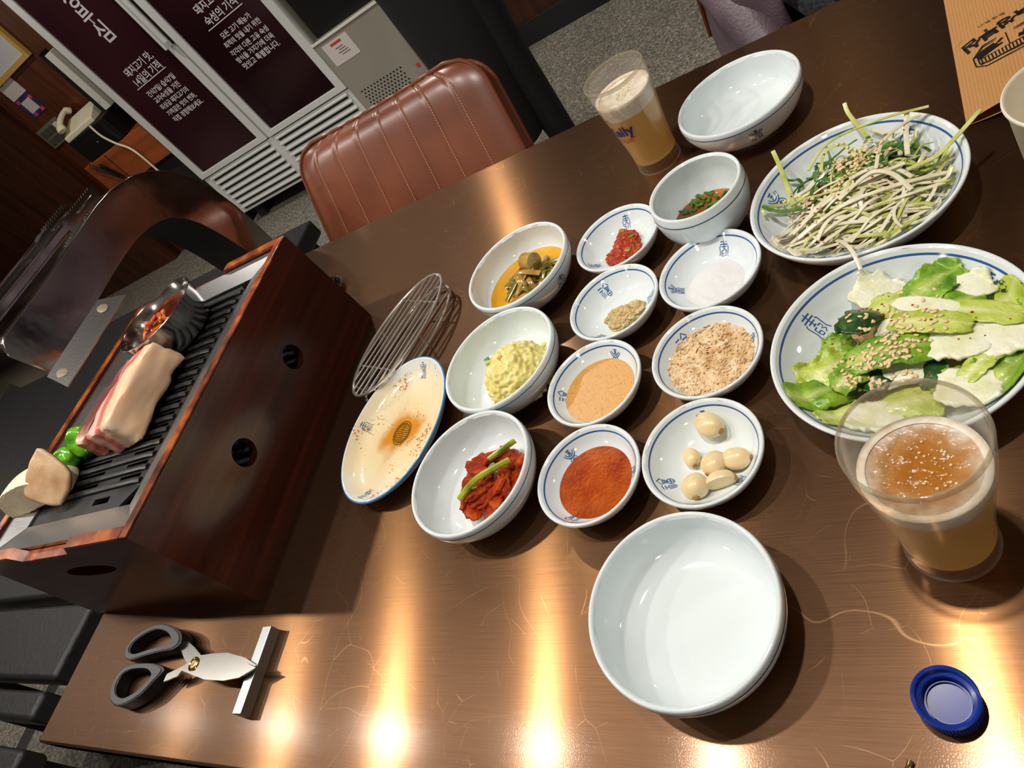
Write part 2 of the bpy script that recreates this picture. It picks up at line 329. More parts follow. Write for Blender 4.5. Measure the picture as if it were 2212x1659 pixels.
def arc(cx, cy, rx, ry, a0, a1, n=8): return [(cx + rx * math.cos(math.radians(a0 + (a1 - a0) * k / n)), cy + ry * math.sin(math.radians(a0 + (a1 - a0) * k / n))) for k in range(n + 1)]
SEAL = {
 'su': [[(-.24, .40), (.24, .40)], [(-.30, .27), (.30, .27)], [(-.20, .14), (.20, .14)], [(0, .5), (0, 0)], [(-.10, 0), (.10, 0)],
        [(-.46, -.5), (-.36, -.3), (-.36, .12), (-.28, .2)], [(.46, -.5), (.36, -.3), (.36, .12), (.28, .2)],
        [(-.22, -.10), (-.22, -.46), (-.04, -.46), (-.04, -.28), (-.22, -.28)], [(-.22, -.10), (-.04, -.10)], [(.06, -.08), (.22, -.08), (.22, -.22), (.08, -.24), (.24, -.36), (.08, -.48)]],
 'bok': [[(-.5, .36), (-.14, .36)], [(-.5, .20), (-.14, .20)], [(-.32, .20), (-.32, -.5)], [(-.46, .06), (-.46, -.42)], [(-.18, .06), (-.18, -.42)],
         [(-.06, .28), (.20, .5), (.46, .28)], [(0, .22), (.42, .22)], [(.06, .12), (.36, .12)], [(.08, .22), (.08, .04), (.34, .04), (.34, .22)],
         arc(.21, -.24, .23, .22, 0, 360, 16), [(-.02, -.24), (.44, -.24)], [(.21, -.02), (.21, -.46)]],
 'nyeong': [arc(0, .46, .44, .38, 190, 350, 10), arc(0, .46, .31, .27, 190, 350, 10), [(-.14, .48), (.14, .48)], [(-.11, .38), (.11, .38)], [(-.14, .29), (.14, .29)], [(0, .48), (0, .29)],
            [(-.42, -.5), (-.32, -.34), (-.32, -.04), (-.18, .08), (.18, .08), (.32, -.04), (.32, -.34), (.42, -.5)],
            arc(0, -.06, .2, .12, 180, 360, 8), [(0, .06), (0, -.24)], [(-.14, -.04), (.14, -.04)],
            [(-.24, -.26), (-.06, -.26), (-.06, -.46), (-.24, -.46), (-.24, -.26)], [(-.24, -.36), (-.06, -.36)], [(.06, -.26), (.24, -.26), (.24, -.36), (.08, -.36), (.08, -.46), (.26, -.46)]],
 'gang': [[(-.4, .42), (.4, .42)], [(-.3, .30), (.3, .30)], [(-.4, .18), (.4, .18)], [(0, .5), (0, .06)], arc(0, -.12, .34, .18, 0, 360, 16), [(-.34, -.12), (.34, -.12)], [(0, .06), (0, -.5)],
          [(-.18, -.32), (-.34, -.5)], [(.18, -.32), (.34, -.5)], [(-.22, -.02), (-.22, -.24)], [(.22, -.02), (.22, -.24)]]}
def ribbons(mb, strokes, S, wd):
    for st in strokes:
        pts = []
        for a, b in zip(st, st[1:]):
            k = max(1, int(math.hypot(b[0] - a[0], b[1] - a[1]) / .12))
            pts += [(a[0] + (b[0] - a[0]) * i / k, a[1] + (b[1] - a[1]) * i / k) for i in range(k)]
        pts.append(st[-1]); vs = []
        for i, p in enumerate(pts):
            q0 = pts[max(i - 1, 0)]; q1 = pts[min(i + 1, len(pts) - 1)]
            tx, ty = q1[0] - q0[0], q1[1] - q0[1]; l = math.hypot(tx, ty) or 1; nx, ny = -ty / l * wd / 2, tx / l * wd / 2
            vs += [S(p[0] + nx, p[1] + ny), S(p[0] - nx, p[1] - ny)]
        mb.add(vs, [(2 * i, 2 * i + 1, 2 * i + 3, 2 * i + 2) for i in range(len(pts) - 1)])
    return mb
def mark_in(par, prof, kind, deg, r0, size, mt=None, sx=1, sy=1, wd=.045):
    th0 = math.radians(deg)
    dz = ev(prof, 0, min(r0 + .001, prof[0][0])) - ev(prof, 0, r0 - .001); cs = 1 / math.sqrt(1 + (dz / .002) ** 2)
    def S(u, v):
        r = r0 + v * size * 1.15 * cs; th = th0 - u * size * .85 / r0
        return (r * math.cos(th) * sx, r * math.sin(th) * sy, ev(prof, 0, r) + .00035)
    return ribbons(MB(), SEAL[kind], S, wd).build('painted_mark', mt or M_blue, par, smooth=False, fix=False)
def mark_out(par, prof, kind, deg, z0, size, mt=None):
    th0 = math.radians(deg); r0 = ev(prof, 1, z0)
    dr = (ev(prof, 1, z0 + .001) - ev(prof, 1, z0 - .001)) / .002; cs = 1 / math.sqrt(1 + dr * dr)
    def S(u, v):
        z = max(.004, z0 + v * size * cs); r = ev(prof, 1, z) + .0004; th = th0 + u * size * .9 / r0
        return (r * math.cos(th), r * math.sin(th), z - .0001)
    return ribbons(MB(), SEAL[kind], S, .06).build('painted_mark', mt or M_navy, par, smooth=False, fix=False)
def band(par, prof, key, a, b, mt, off=.00025, name='blue_line', sx=1, sy=1, inner=True):
    p = []
    for k in range(4):
        t = a + (b - a) * k / 3
        if key == 0: p.append((t, ev(prof, 0, t) + off))
        else: p.append((ev(prof, 1, t) + off, t))
    return MB().lathe(p, seg=96, sx=sx, sy=sy).build(name, mt, par, fix=False)
def crock(name, label, cat, x, y, O, Rm_, I, sx=1, sy=1, rz=0, group=None):
    t = thing(name, label, cat, (x, y, 0), rz, group)
    MB().lathe(O + Rm_ + I, seg=96, sx=sx, sy=sy).build('body', M_porc, t, auto=180)
    return t
# small sauce dishes: interior line and seal marks
def small(x, y, label, marks):
    t = crock('sauce_dish', label, 'dish', x, y, SM_O, SM_R, SM_I, group='small white sauce dishes')
    band(t, SM_I, 0, .0417, .0425, M_blue)
    for k, d in marks: mark_in(t, SM_I, k, d, .0345, .0130, wd=.055)
    return t
DC = {'A': (-.2705, .5589), 'B': (-.2654, .4656), 'C': (-.1703, .4697), 'D': (-.1719, .3752), 'E': (-.2762, .3717), 'F': (-.2702, .2769), 'G': (-.1747, .2805),
      'H': (-.3869, .5532), 'I': (-.3825, .4201), 'J': (-.3857, .2900), 'L': (-.1811, .1594), 'M': (-.1362, .6988), 'K': (-.1741, .5530), 'N': (-.0461, .5058), 'O': (-.0355, .3388), 'P': (-.5304, .3821)}
small(*DC['A'], 'small white dish holding the chunky red chilli paste', [('su', 85), ('gang', -147), ('bok', -30)])
small(*DC['B'], 'small white dish holding the minced garlic', [('bok', 119), ('su', 7), ('nyeong', -121)])
small(*DC['C'], 'small white dish holding white salt', [('su', 73), ('nyeong', -176), ('bok', -52)])
small(*DC['D'], 'small white dish full of beige dried flakes', [('bok', 132), ('su', 16), ('nyeong', -105)])
small(*DC['E'], 'small white dish holding smooth tan sauce', [('nyeong', 67), ('bok', 180), ('su', -60)])
small(*DC['F'], 'small white dish holding orange red bubbly sauce', [('nyeong', 132), ('bok', -114), ('su', 4)])
small(*DC['G'], 'small white dish holding six raw garlic cloves', [('nyeong', 92), ('bok', -152), ('su', -41)])
def bowl(n, label, marks, mt=M_blue):
    t = crock('side_dish_bowl', label, 'bowl', *DC[n], BW_O, BW_R, BW_I, group='shallow white side dish bowls')
    band(t, BW_O, 1, .0364, .0373, mt)
    for k, d in marks: mark_out(t, BW_O, k, d, .0250, .0160)
    return t
bowl('H', 'shallow white bowl holding soy pickled greens', [('su', -29), ('bok', 91), ('nyeong', 211)])
bowl('I', 'shallow white bowl holding yellow potato salad', [('bok', -83), ('su', 37), ('nyeong', 157)])
bowl('J', 'shallow white bowl holding red kimchi with green stems', [('bok', -110), ('nyeong', 35), ('su', 140)])
bowl('L', 'large empty white bowl nearest the camera', [('su', -15), ('bok', 105), ('nyeong', 225)], M_navy)
bowl('M', 'empty white bowl at the far edge beside the far beer glass', [('nyeong', -77), ('su', 43), ('bok', 163)], M_navy)
t = crock('soup_cup', 'deep white cup holding brown sauce with chopped herbs', 'bowl', *DC['K'], CP_O, CP_R, CP_I)
band(t, CP_O, 1, .0464, .0474, M_navy)
mark_out(t, CP_O, 'bok', -162, .031, .0145, M_blue); mark_out(t, CP_O, 'su', 0, .031, .0145); mark_out(t, CP_O, 'nyeong', 120, .031, .0145)
for n, lb, mk in (('N', 'wide white plate piled with shredded scallion salad', [('nyeong', 155), ('su', 48), ('bok', -65), ('gang', -120)]), ('O', 'wide white plate of dressed cabbage salad behind the near beer glass', [('su', 142), ('nyeong', 33), ('bok', -90), ('gang', -30)])):
    t = crock('salad_plate', lb, 'plate', *DC[n], PL_O, PL_R, PL_I, group='wide white salad plates')
    band(t, PL_I, 0, .0763, .0773, M_blue)
    for k, d in mk: mark_in(t, PL_I, k, d, .0665, .0185, wd=.05)
# oval plate smeared with sauce
OSX, OSY = .0685 / .083, .0946 / .083
def dirty():
    m = bpy.data.materials.new('sauce_smeared_porcelain'); m.use_nodes = True; nt = m.node_tree; N = nt.nodes.new; L = nt.links.new; b = nt.nodes['Principled BSDF']
    tc = N('ShaderNodeTexCoord'); n1 = N('ShaderNodeTexNoise'); n1.inputs['Scale'].default_value = 26; n1.inputs['Detail'].default_value = 5; L(tc.outputs['Object'], n1.inputs[0])
    ln = N('ShaderNodeVectorMath'); ln.operation = 'LENGTH'; L(tc.outputs['Object'], ln.inputs[0])
    ad = N('ShaderNodeMath'); ad.operation = 'MULTIPLY_ADD'; ad.inputs[1].default_value = .055; L(n1.outputs['Fac'], ad.inputs[0]); L(ln.outputs['Value'], ad.inputs[2])
    r1 = N('ShaderNodeValToRGB'); e = r1.color_ramp.elements
    e[0].position = .046; e[0].color = rgb(214, 140, 42); e[1].position = .062; e[1].color = rgb(236, 214, 168)
    for p, c in ((.085, rgb(238, 222, 184)), (.104, rgb(240, 228, 200)), (.113, rgb(232, 238, 236))): x = e.new(p); x.color = c
    L(ad.outputs[0], r1.inputs[0])
    n2 = N('ShaderNodeTexNoise'); n2.inputs['Scale'].default_value = 330; n2.inputs['Detail'].default_value = 2; L(tc.outputs['Object'], n2.inputs[0])
    n3 = N('ShaderNodeTexNoise'); n3.inputs['Scale'].default_value = 40; L(tc.outputs['Object'], n3.inputs[0])
    mu = N('ShaderNodeMath'); mu.operation = 'MULTIPLY'; L(n2.outputs['Fac'], mu.inputs[0]); L(n3.outputs['Fac'], mu.inputs[1])
    mr = N('ShaderNodeMapRange'); mr.inputs[1].default_value = .35; mr.inputs[2].default_value = .42; L(mu.outputs[0], mr.inputs[0])
    mx = N('ShaderNodeMix'); mx.data_type = 'RGBA'; L(mr.outputs[0], mx.inputs[0]); L(r1.outputs[0], mx.inputs[6]); mx.inputs[7].default_value = rgb(196, 122, 58)
    L(mx.outputs[2], b.inputs['Base Color']); b.inputs['Roughness'].default_value = .12; b.inputs['Coat Weight'].default_value = .3
    bp = N('ShaderNodeBump'); bp.inputs['Strength'].default_value = .15; bp.inputs['Distance'].default_value = .001; L(n2.outputs['Fac'], bp.inputs['Height']); L(bp.outputs[0], b.inputs['Normal'])
    return m
t = thing('oval_plate', 'oval white plate smeared with orange sauce beside the wire rack', 'plate', (*DC['P'], 0), math.radians(-5))
MB().lathe(OV_O + OV_R, seg=96, sx=OSX, sy=OSY).build('body', M_porc, t, auto=180)
MB().lathe(OV_I, seg=96, sx=OSX, sy=OSY).build('eating_surface', dirty(), t, auto=180)
MB().lathe([(.0828, .0186), (.0832, .0205), (.0832, .0213), (.0827, .0220), (.0817, .0223)], seg=96, sx=OSX, sy=OSY).build('blue_rim', M_sky, t, fix=False)
M_mark2 = pm('grey_blue_mark', rgb(70, 108, 150), .15); M_olive = pm('olive_emblem', rgb(96, 84, 26), .2)
for k, d in (('nyeong', 85), ('su', 172), ('gang', -102), ('bok', -2)): mark_in(t, OV_I, k, d, .0705, .0150, M_mark2, OSX, OSY)
em = MB()
def Se(u, v): x, y = u * .013, v * .016; return (x, y, .00595)
ribbons(em, [arc(0, 0, .95, .95, 0, 360, 28), arc(0, 0, .8, .8, 0, 360, 28), [(0, -.78), (0, .78)], [(-.78, 0), (.78, 0)]], Se, .06)
for k in range(1, 5):
    d = .16 * k
    for sx_, sy_ in ((1, 1), (-1, 1), (1, -1), (-1, -1)):
        h = math.sqrt(max(.78 ** 2 - d * d, 0))
        if h > d: ribbons(em, [[(sx_ * d, sy_ * h), (sx_ * d, sy_ * d), (sx_ * h, sy_ * d)]], Se, .05)
em.build('centre_emblem', M_olive, t, smooth=False, fix=False)
#@@GRILL
# ------------------------------------------------------------------ table grill
def holed(outer, holes, d, M):           # plate with real holes: outline and holes in 2D, thickness d along local z
    bm = bmesh.new(); loops = []
    for lp in [outer] + holes:
        vs = [bm.verts.new((x, y, 0)) for x, y in lp]
        for k in range(len(vs)): bm.edges.new((vs[k], vs[(k + 1) % len(vs)]))
        loops.append(vs)
    bmesh.ops.triangle_fill(bm, use_beauty=True, edges=bm.edges[:])
    ex = bmesh.ops.extrude_face_region(bm, geom=bm.faces[:])
    for g in ex['geom']:
        if isinstance(g, bmesh.types.BMVert): g.co.z += d
    bmesh.ops.recalc_face_normals(bm, faces=bm.faces); bm.transform(M)
    me = bpy.data.meshes.new('plate'); bm.to_mesh(me); bm.free(); return me
def circ(cx, cy, rx, ry=None, n=28): return [(cx + rx * math.cos(2 * PI * k / n), cy + (ry or rx) * math.sin(2 * PI * k / n)) for k in range(n)]
gx0, gx1, gy0, gy1, gh = -1.035, -.681, .199, .618, .165
g = thing('table_grill', 'dark red lacquered wooden box grill with a ridged black plate', 'grill', (-.858, .41, 0))
def gp(o): o.parent = g; o.matrix_parent_inverse = Matrix.Translation((.858, -.41, 0)); return o
MYZ = Matrix(((0, 0, 1, 0), (1, 0, 0, 0), (0, 1, 0, 0), (0, 0, 0, 1)))      # local (x,y,z) -> world (z,x,y): plates facing X
MXZ = Matrix(((1, 0, 0, 0), (0, 0, 1, 0), (0, 1, 0, 0), (0, 0, 0, 1)))      # local (x,y,z) -> world (x,z,y): plates facing Y
rect = lambda a, b, c, d: [(a, c), (b, c), (b, d), (a, d)]
gp(obj('side_board', holed(rect(gy0, gy1, 0, gh - .003), [circ(.336, .089, .0165), circ(.478, .083, .016)], .013, Matrix.Translation((gx1 - .013, 0, 0)) @ MYZ), M_lacq, smooth=False))
gp(obj('side_board', holed(rect(gy0, gy1, 0, gh - .003), [circ(.336, .089, .0165), circ(.478, .083, .016)], .013, Matrix.Translation((gx0, 0, 0)) @ MYZ), M_lacq, smooth=False))
def endpoly(h): return [(gx0 + .013, 0), (gx1 - .013, 0), (gx1 - .013, h), (-.802, h), (-.818, h - .012), (-.925, h - .012), (-.941, h), (gx0 + .013, h)]
for y in (gy0, gy1 - .013):
    gp(obj('end_board', holed(endpoly(gh - .003), [circ(-.842, .113, .052, .011)], .013, Matrix.Translation((0, y, 0)) @ MXZ), M_lacq, smooth=False))
    mb = MB()
    for a, b, z0, z1 in ((gx1 - .013, -.802, 0, 0), (-.802, -.818, 0, -.012), (-.818, -.925, -.012, -.012), (-.925, -.941, -.012, 0), (-.941, gx0 + .013, 0, 0)):
        mb.add([(a, y, gh - .003 + z0), (b, y, gh - .003 + z1), (b, y + .013, gh - .003 + z1), (a, y + .013, gh - .003 + z0), (a, y, gh + z0), (b, y, gh + z1), (b, y + .013, gh + z1), (a, y + .013, gh + z0)],
               [(0, 1, 2, 3), (4, 5, 6, 7), (0, 1, 5, 4), (2, 3, 7, 6), (0, 3, 7, 4), (1, 2, 6, 5)])
    gp(mb.build('worn_edge', M_lacqe, smooth=False))
for x in (gx0, gx1 - .013): gp(MB().box(x, x + .013, gy0, gy1, gh - .003, gh).build('worn_edge', M_lacqe, bevel=.0015))
gp(MB().box(gx0 + .013, gx1 - .013, gy0 + .013, gy1 - .013, .03, .04).build('drip_pan', M_blackm))
# steel tray and ribbed plate
to = rect(gx0 + .014, gx1 - .014, gy0 + .014, gy1 - .014); ti = rect(-.976, -.736, .247, .573)
vs = [(x, y, .159) for x, y in to] + [(x, y, .1525) for x, y in ti] + [(x, y, .140) for x, y in ti] + [(x, y, .140) for x, y in to]
gp(MB().add(vs, [(k, (k + 1) % 4, 4 + (k + 1) % 4, 4 + k) for k in range(4)] + [(4 + k, 4 + (k + 1) % 4, 8 + (k + 1) % 4, 8 + k) for k in range(4)] + [(12 + k, 12 + (k + 1) % 4, (k + 1) % 4, k) for k in range(4)]).build('steel_tray', M_steelb, smooth=False))
px0, px1, py0, py1 = -.974, -.738, .249, .571
NR = 17; sp = (py1 - py0 - .045) / NR
slots = []
for k in range(NR):
    y = py0 + .03 + (k + .5) * sp
    slots += [rect(-.800, -.756, y - .0026, y + .0026), rect(-.954, -.85, y - .0026, y + .0026)]
slots.append(rect(-.835, -.80, py0 + .010, py0 + .018))
gp(obj('grill_plate', holed([(px0, py0), (px1 - .03, py0), (px1, py0 + .03), (px1, py1 - .02), (px1 - .02, py1), (px0, py1)], slots, .004, Matrix.Translation((0, 0, .1455))), M_plate, smooth=False))
for k in range(NR + 1):
    y = py0 + .03 + k * sp
    gp(MB().tube([(-.962, y, .1497), (-.955, y, .1512), (-.76, y, .1512), (-.748, y, .1497)], .0042, 6, flat=.8).build('rib', M_plate, auto=60))
# exhaust duct
du = thing('exhaust_duct', 'curved polished steel exhaust duct arching beside the grill', 'exhaust duct', (-1.11, .9, ZF))
outer = [(.462, .262), (.466, .272), (.474, .279), (.485, .282), (.60, .284), (.70, .288), (.745, .290), (.785, .288), (.83, .279), (.868, .262), (.898, .235), (.921, .199), (.935, .155), (.941, .11), (.941, .06), (.938, .0), (.935, ZF + .73 - .73)]
inner = [(.462, .208), (.466, .208), (.474, .208), (.485, .208), (.591, .212), (.66, .216), (.70, .217), (.735, .216), (.77, .210), (.79, .203), (.810, .192), (.829, .171), (.842, .147), (.850, .12), (.857, .09), (.865, .04), (.868, ZF)]
outer = [(a - .004, b) for a, b in outer]; inner = [(a + .006, b) for a, b in inner]
mb = MB(); n = len(outer); vs = []
for x in (-1.06, -1.16): vs += [(x, a, b) for a, b in outer] + [(x, a, b) for a, b in inner]
fs = []
for k in range(n - 1):
    fs += [(k, k + 1, n + k + 1, n + k), (2 * n + k, 3 * n + k, 3 * n + k + 1, 2 * n + k + 1), (k, 2 * n + k, 2 * n + k + 1, k + 1)]
fs += [(0, n, 3 * n, 2 * n), (n - 1, 3 * n - 1, 4 * n - 1, 2 * n - 1)]
def dp(o): o.parent = du; o.matrix_parent_inverse = Matrix.Translation((1.11, -.9, -ZF)); return o
dp(mb.add(vs, fs).build('duct_body', M_hood, bevel=.003, bseg=3, auto=50))
dp(MB().grid(lambda u, v: (-1.0605 - .099 * u, *inner[round(v * (n - 1))]), 2, n).build('dark_underside', pm('near_black_steel', (.012, .011, .010, 1), .55), auto=60))  # inner side of the arch, coloured near black
M_lip = pm('scratched_steel_lip', (.60, .61, .63, 1), .28, 1, bump=(90, .2, .0006), stretch=(1, 6, 1))
dp(MB().add([(-1.0595, .460, .210), (-1.0595, .605, .213), (-1.036, .628, .190), (-1.036, .452, .187), (-1.0615, .460, .208), (-1.0615, .605, .211), (-1.037, .628, .188), (-1.037, .452, .185)],
            [(0, 1, 2, 3), (4, 5, 6, 7), (0, 1, 5, 4), (1, 2, 6, 5), (2, 3, 7, 6), (3, 0, 4, 7)]).build('lip', M_lip, smooth=False))
M_weld = pm('dull_weld', rgb(170, 160, 140), .6, .6, bump=(200, .5, .001))
for y, z in ((.472, .200), (.592, .204)): dp(obj('weld_spot', blob(.0075, .0085, .0010, .15, 2, y * 9, 3), M_weld, loc=(-1.0485, y, z - .0005))).rotation_euler = (0, math.radians(42), 0)
# tongs lying on their side on the duct
tg = thing('serrated_tongs', 'steel tongs with serrated tips lying on top of the exhaust duct', 'tongs', (-1.10, .6, .285))
def tong_arm(x, y1, z0, z1, name):
    top = []; y = y1
    for k in range(10): top += [(y, z1 - .0032), (y - .003, z1)]; y -= .0062
    top += [(y, z1 - .003), (y - .012, z1 - .002), (y - .03, z1 - .005), (y - .09, z1 - .0045), (.36, z1 - .006)]
    bot = [(.36, z0 + .004), (y - .09, z0 + .003), (y - .03, z0 + .004), (y - .012, z0)]
    yb = y
    for k in range(10): bot += [(yb, z0 + .0025), (yb + .003, z0)]; yb += .0062
    bot += [(y1 + .002, z0 + .004), (y1 + .004, (z0 + z1) / 2), (y1 + .002, z1 - .004)]
    o = obj(name, holed(top + bot, [], .0014, Matrix.Translation((x, 0, 0)) @ MYZ), M_chrome, smooth=False)
    o.parent = tg; o.matrix_parent_inverse = Matrix.Translation((1.10, -.6, -.285))
    r = MB().tube([(x + .0016, y1 - .008, (z0 + z1) / 2), (x + .003, y1 - .014, (z0 + z1) / 2), (x + .003, y1 - .045, (z0 + z1) / 2), (x + .0016, y1 - .05, (z0 + z1) / 2)], .0028, 8, flat=.8).build('pressed_rib', M_chrome, o)
    for za in (z0 + .0045, z1 - .0055): MB().tube([(x + .0015, y1 - .085, za), (x + .003, y1 - .10, za), (x + .003, .38, za)], .0018, 6).build('rolled_edge', M_chrome, o)
tong_arm(-1.080, .772, .2895, .312, 'arm'); tong_arm(-1.118, .742, .2935, .320, 'arm')
o = MB().tube([(-1.080, .36, .300), (-1.085, .345, .300), (-1.10, .338, .302), (-1.113, .345, .304), (-1.118, .36, .306)], .006, 8, flat=1.6).build('hinge_loop', M_chrome); o.parent = tg; o.matrix_parent_inverse = Matrix.Translation((1.10, -.6, -.285))

# ------------------------------------------------------------------ food on the grill
PZ = .1546
def layered(name, stops, axis, scale=1.0, rough=.35, wob=.25):     # bands of fat and lean through the thickness
    m = bpy.data.materials.new(name); m.use_nodes = True; nt = m.node_tree; N = nt.nodes.new; L = nt.links.new; b = nt.nodes['Principled BSDF']
    tc = N('ShaderNodeTexCoord'); n = N('ShaderNodeTexNoise'); n.inputs['Scale'].default_value = 4; n.inputs['Detail'].default_value = 3; L(tc.outputs['Generated'], n.inputs[0])
    sp_ = N('ShaderNodeSeparateXYZ'); L(tc.outputs['Generated'], sp_.inputs[0])
    ma = N('ShaderNodeMath'); ma.operation = 'MULTIPLY_ADD'; ma.inputs[1].default_value = wob; L(n.outputs['Fac'], ma.inputs[0]); L(sp_.outputs[axis], ma.inputs[2])
    su = N('ShaderNodeMath'); su.operation = 'SUBTRACT'; su.inputs[1].default_value = wob * .5; L(ma.outputs[0], su.inputs[0])
    cr = N('ShaderNodeValToRGB'); e = cr.color_ramp.elements
    while len(e) < len(stops): e.new(.5)
    for x, (p, c) in zip(e, stops): x.position = p; x.color = c
    L(su.outputs[0], cr.inputs[0]); L(cr.outputs[0], b.inputs['Base Color']); b.inputs['Roughness'].default_value = rough; b.inputs['Coat Weight'].default_value = .25
    b.inputs['Subsurface Weight'].default_value = .15; b.inputs['Subsurface Scale'].default_value = .004; return m
fat = rgb(238, 206, 172); pink = rgb(216, 128, 112); skin = rgb(232, 186, 150); red = rgb(150, 52, 48)
M_pork = layered('pork_belly', [(0, rgb(206, 110, 100)), (.12, rgb(224, 146, 132)), (.24, rgb(236, 190, 172)), (.34, rgb(206, 108, 96)), (.48, rgb(214, 124, 108)), (.56, fat), (.86, rgb(240, 212, 180)), (.93, rgb(236, 192, 152)), (1, rgb(236, 198, 166))], 'X', wob=.12)
def meat_block(name, lx, ly, lz, seed, bend=0.0, amp=.06):
    bm = bmesh.new(); bmesh.ops.create_cube(bm, size=1); bmesh.ops.subdivide_edges(bm, edges=bm.edges[:], cuts=11, use_grid_fill=True)
    for v in bm.verts:
        d = v.co * 2; p = 12
        k = (abs(d.x) ** p + abs(d.y) ** p + abs(d.z) ** p) ** (1 / p); k = max(k, 1e-6); mx_ = max(abs(d.x), abs(d.y), abs(d.z))
        d = d * (mx_ / k) if k > 0 else d
        q = Vector((d.x * lx / 2, d.y * ly / 2, d.z * lz / 2))
        q += d * (amp * lx * .5 * N3((q.x, q.y, q.z), 38, seed)) + d * (amp * .3 * lx * N3((q.x, q.y, q.z), 120, seed)); q.x += bend * (d.y ** 2) + .003 * math.sin(d.y * 3 + d.z); q.z += .0025 * math.sin(d.y * 2.2 + 1)
        v.co = q
    me = bpy.data.meshes.new(name); bm.to_mesh(me); bm.free(); return me
o = obj('pork_belly', meat_block('pork', .060, .126, .042, 3, -.005, .10), M_pork, loc=(-.808, .389, PZ + .0225)); o.rotation_euler = (0, math.radians(-6), math.radians(2))
tag(o, 'thick raw slab of pale pork belly on the grill plate', 'meat')
M_lean = layered('dark_lean_pork', [(0, rgb(196, 132, 100)), (.18, rgb(120, 62, 48)), (.5, rgb(112, 44, 42)), (.8, rgb(150, 64, 58)), (1, rgb(206, 140, 116))], 'Y', wob=.5)
o = obj('lean_pork_slice', meat_block('lean', .016, .128, .036, 9, .004, .3), M_lean, loc=(-.873, .392, PZ + .0165)); o.rotation_euler = (0, math.radians(12), math.radians(-3))
tag(o, 'dark lean pork slice standing on edge behind the pork belly', 'meat')
M_redm = pm('raw_red_meat', rgb(190, 74, 62), .28, coat=.3, var=(60, 4, [(.35, rgb(150, 48, 50)), (.55, rgb(196, 84, 68)), (.7, rgb(226, 130, 84))]), bump=(220, .4, .001))
o = obj('red_meat_scrap', blob(.017, .038, .013, .45, 1.6, 4, 4, floor=-.008), M_redm, loc=(-.905, .395, PZ + .0085)); o.rotation_euler = (0, 0, math.radians(8))
tag(o, 'glossy red raw meat scrap at the back of the grill plate', 'meat')
M_pep = pm('green_pepper', rgb(74, 160, 24), .18, coat=.5, var=(50, 3, [(.35, rgb(42, 118, 16)), (.65, rgb(112, 196, 40))]))
for i, (x, y, r, lb) in enumerate(((-.906, .346, .0195, 'upper chunk of green pepper beside the raw pork'), (-.930, .327, .0170, 'lower chunk of green pepper touching the brown mushroom piece'))):
    p = thing('pepper_chunk', lb, 'vegetable', (x, y, PZ), .6 * i, 'green pepper chunks')
    obj('flesh', blob(r, r * 1.05, r * .95, .28, 1.5, 6 + i * 5, 4, floor=-r * .8), M_pep, p, loc=(0, 0, r * .8))
M_msh = pm('pale_mushroom', rgb(238, 226, 196), .5, var=(30, 4, [(.3, rgb(226, 208, 170)), (.7, rgb(244, 234, 208))]), bump=(150, .3, .0008))
M_mshb = pm('brown_mushroom_cap', rgb(196, 160, 120), .5, var=(36, 5, [(.3, rgb(170, 128, 88)), (.7, rgb(212, 180, 142))]), bump=(160, .4, .001))
me = blob(.064, .050, .038, .06, 1.5, 3, 5, floor=-.004)
for v in me.vertices: v.co.y = max(v.co.y, -.006 + .0015 * N3(v.co, 300, 2))
o = obj('king_oyster_mushroom', me, M_msh, auto=50, loc=(-.962, .279, PZ + .0045)); o.rotation_euler = (0, 0, math.radians(10))
tag(o, 'thick pale mushroom stem lying at the front left of the grill plate', 'mushroom')
def capf(u, v):
    p_, q_ = 2 * u - 1, 2 * v - 1; k_ = 1 - .16 * p_ * p_ * q_ * q_; x = p_ * .030 * k_ * (1 + .05 * N3((q_, 0, 0), 2, 5)); y = q_ * k_ * (.029 - .006 * p_) * (1 + .06 * N3((p_, 3, 0), 2, 5)); return (x, y, .007 * math.cos((u - .5) * 2.2) * math.cos((v - .5) * 2.0) + .0022 * N3((x, y, 0), 70, 2))
o = MB().grid(capf, 16, 16).build('mushroom_slice', M_mshb, loc=(-.905, .288, PZ + .0245)); so = o.modifiers.new('s', 'SOLIDIFY'); so.thickness = .006; so.offset = 0
o.rotation_euler = (math.radians(30), math.radians(34), math.radians(-18))
tag(o, 'tan brown mushroom slice leaning over the pale mushroom stem', 'mushroom')
# steel cup of kimchi on the plate
cu = thing('steel_sauce_cup', 'round steel cup with a pinched lip standing on the grill plate', 'cup', (-.835, .507, PZ + .0005))
def cupf(r, z):
    def P(u):
        a = u * 2 * PI; k = 1 - .09 * math.exp(-((a - 2.25) / .33) ** 2) * (z / .046) ** 2; zz = z - .004 * math.exp(-((a - 2.25) / .3) ** 2) * (z / .046) ** 3
        return (r * k * math.cos(a), r * k * math.sin(a), zz)
    return P
prof = [(.0, .0), (.044, .0), (.049, .003), (.053, .012), (.057, .030), (.0605, .044), (.0615, .0455), (.0605, .0462), (.0592, .0448), (.0556, .030), (.0515, .012), (.047, .0045), (.042, .002), (0, .002)]
MB().grid(lambda u, v: cupf(*prof[round(v * (len(prof) - 1))])(u), 64, len(prof), True).build('cup_wall', M_steel, cu, auto=60)
M_kim = pm('cooked_kimchi', rgb(196, 84, 24), .22, coat=.5, var=(70, 4, [(.35, rgb(110, 36, 20)), (.5, rgb(190, 80, 20)), (.68, rgb(226, 130, 36))]))
kt = thing('cooked_kimchi', 'heap of orange red kimchi inside the steel cup', 'food', (-.842, .500, PZ + .003))
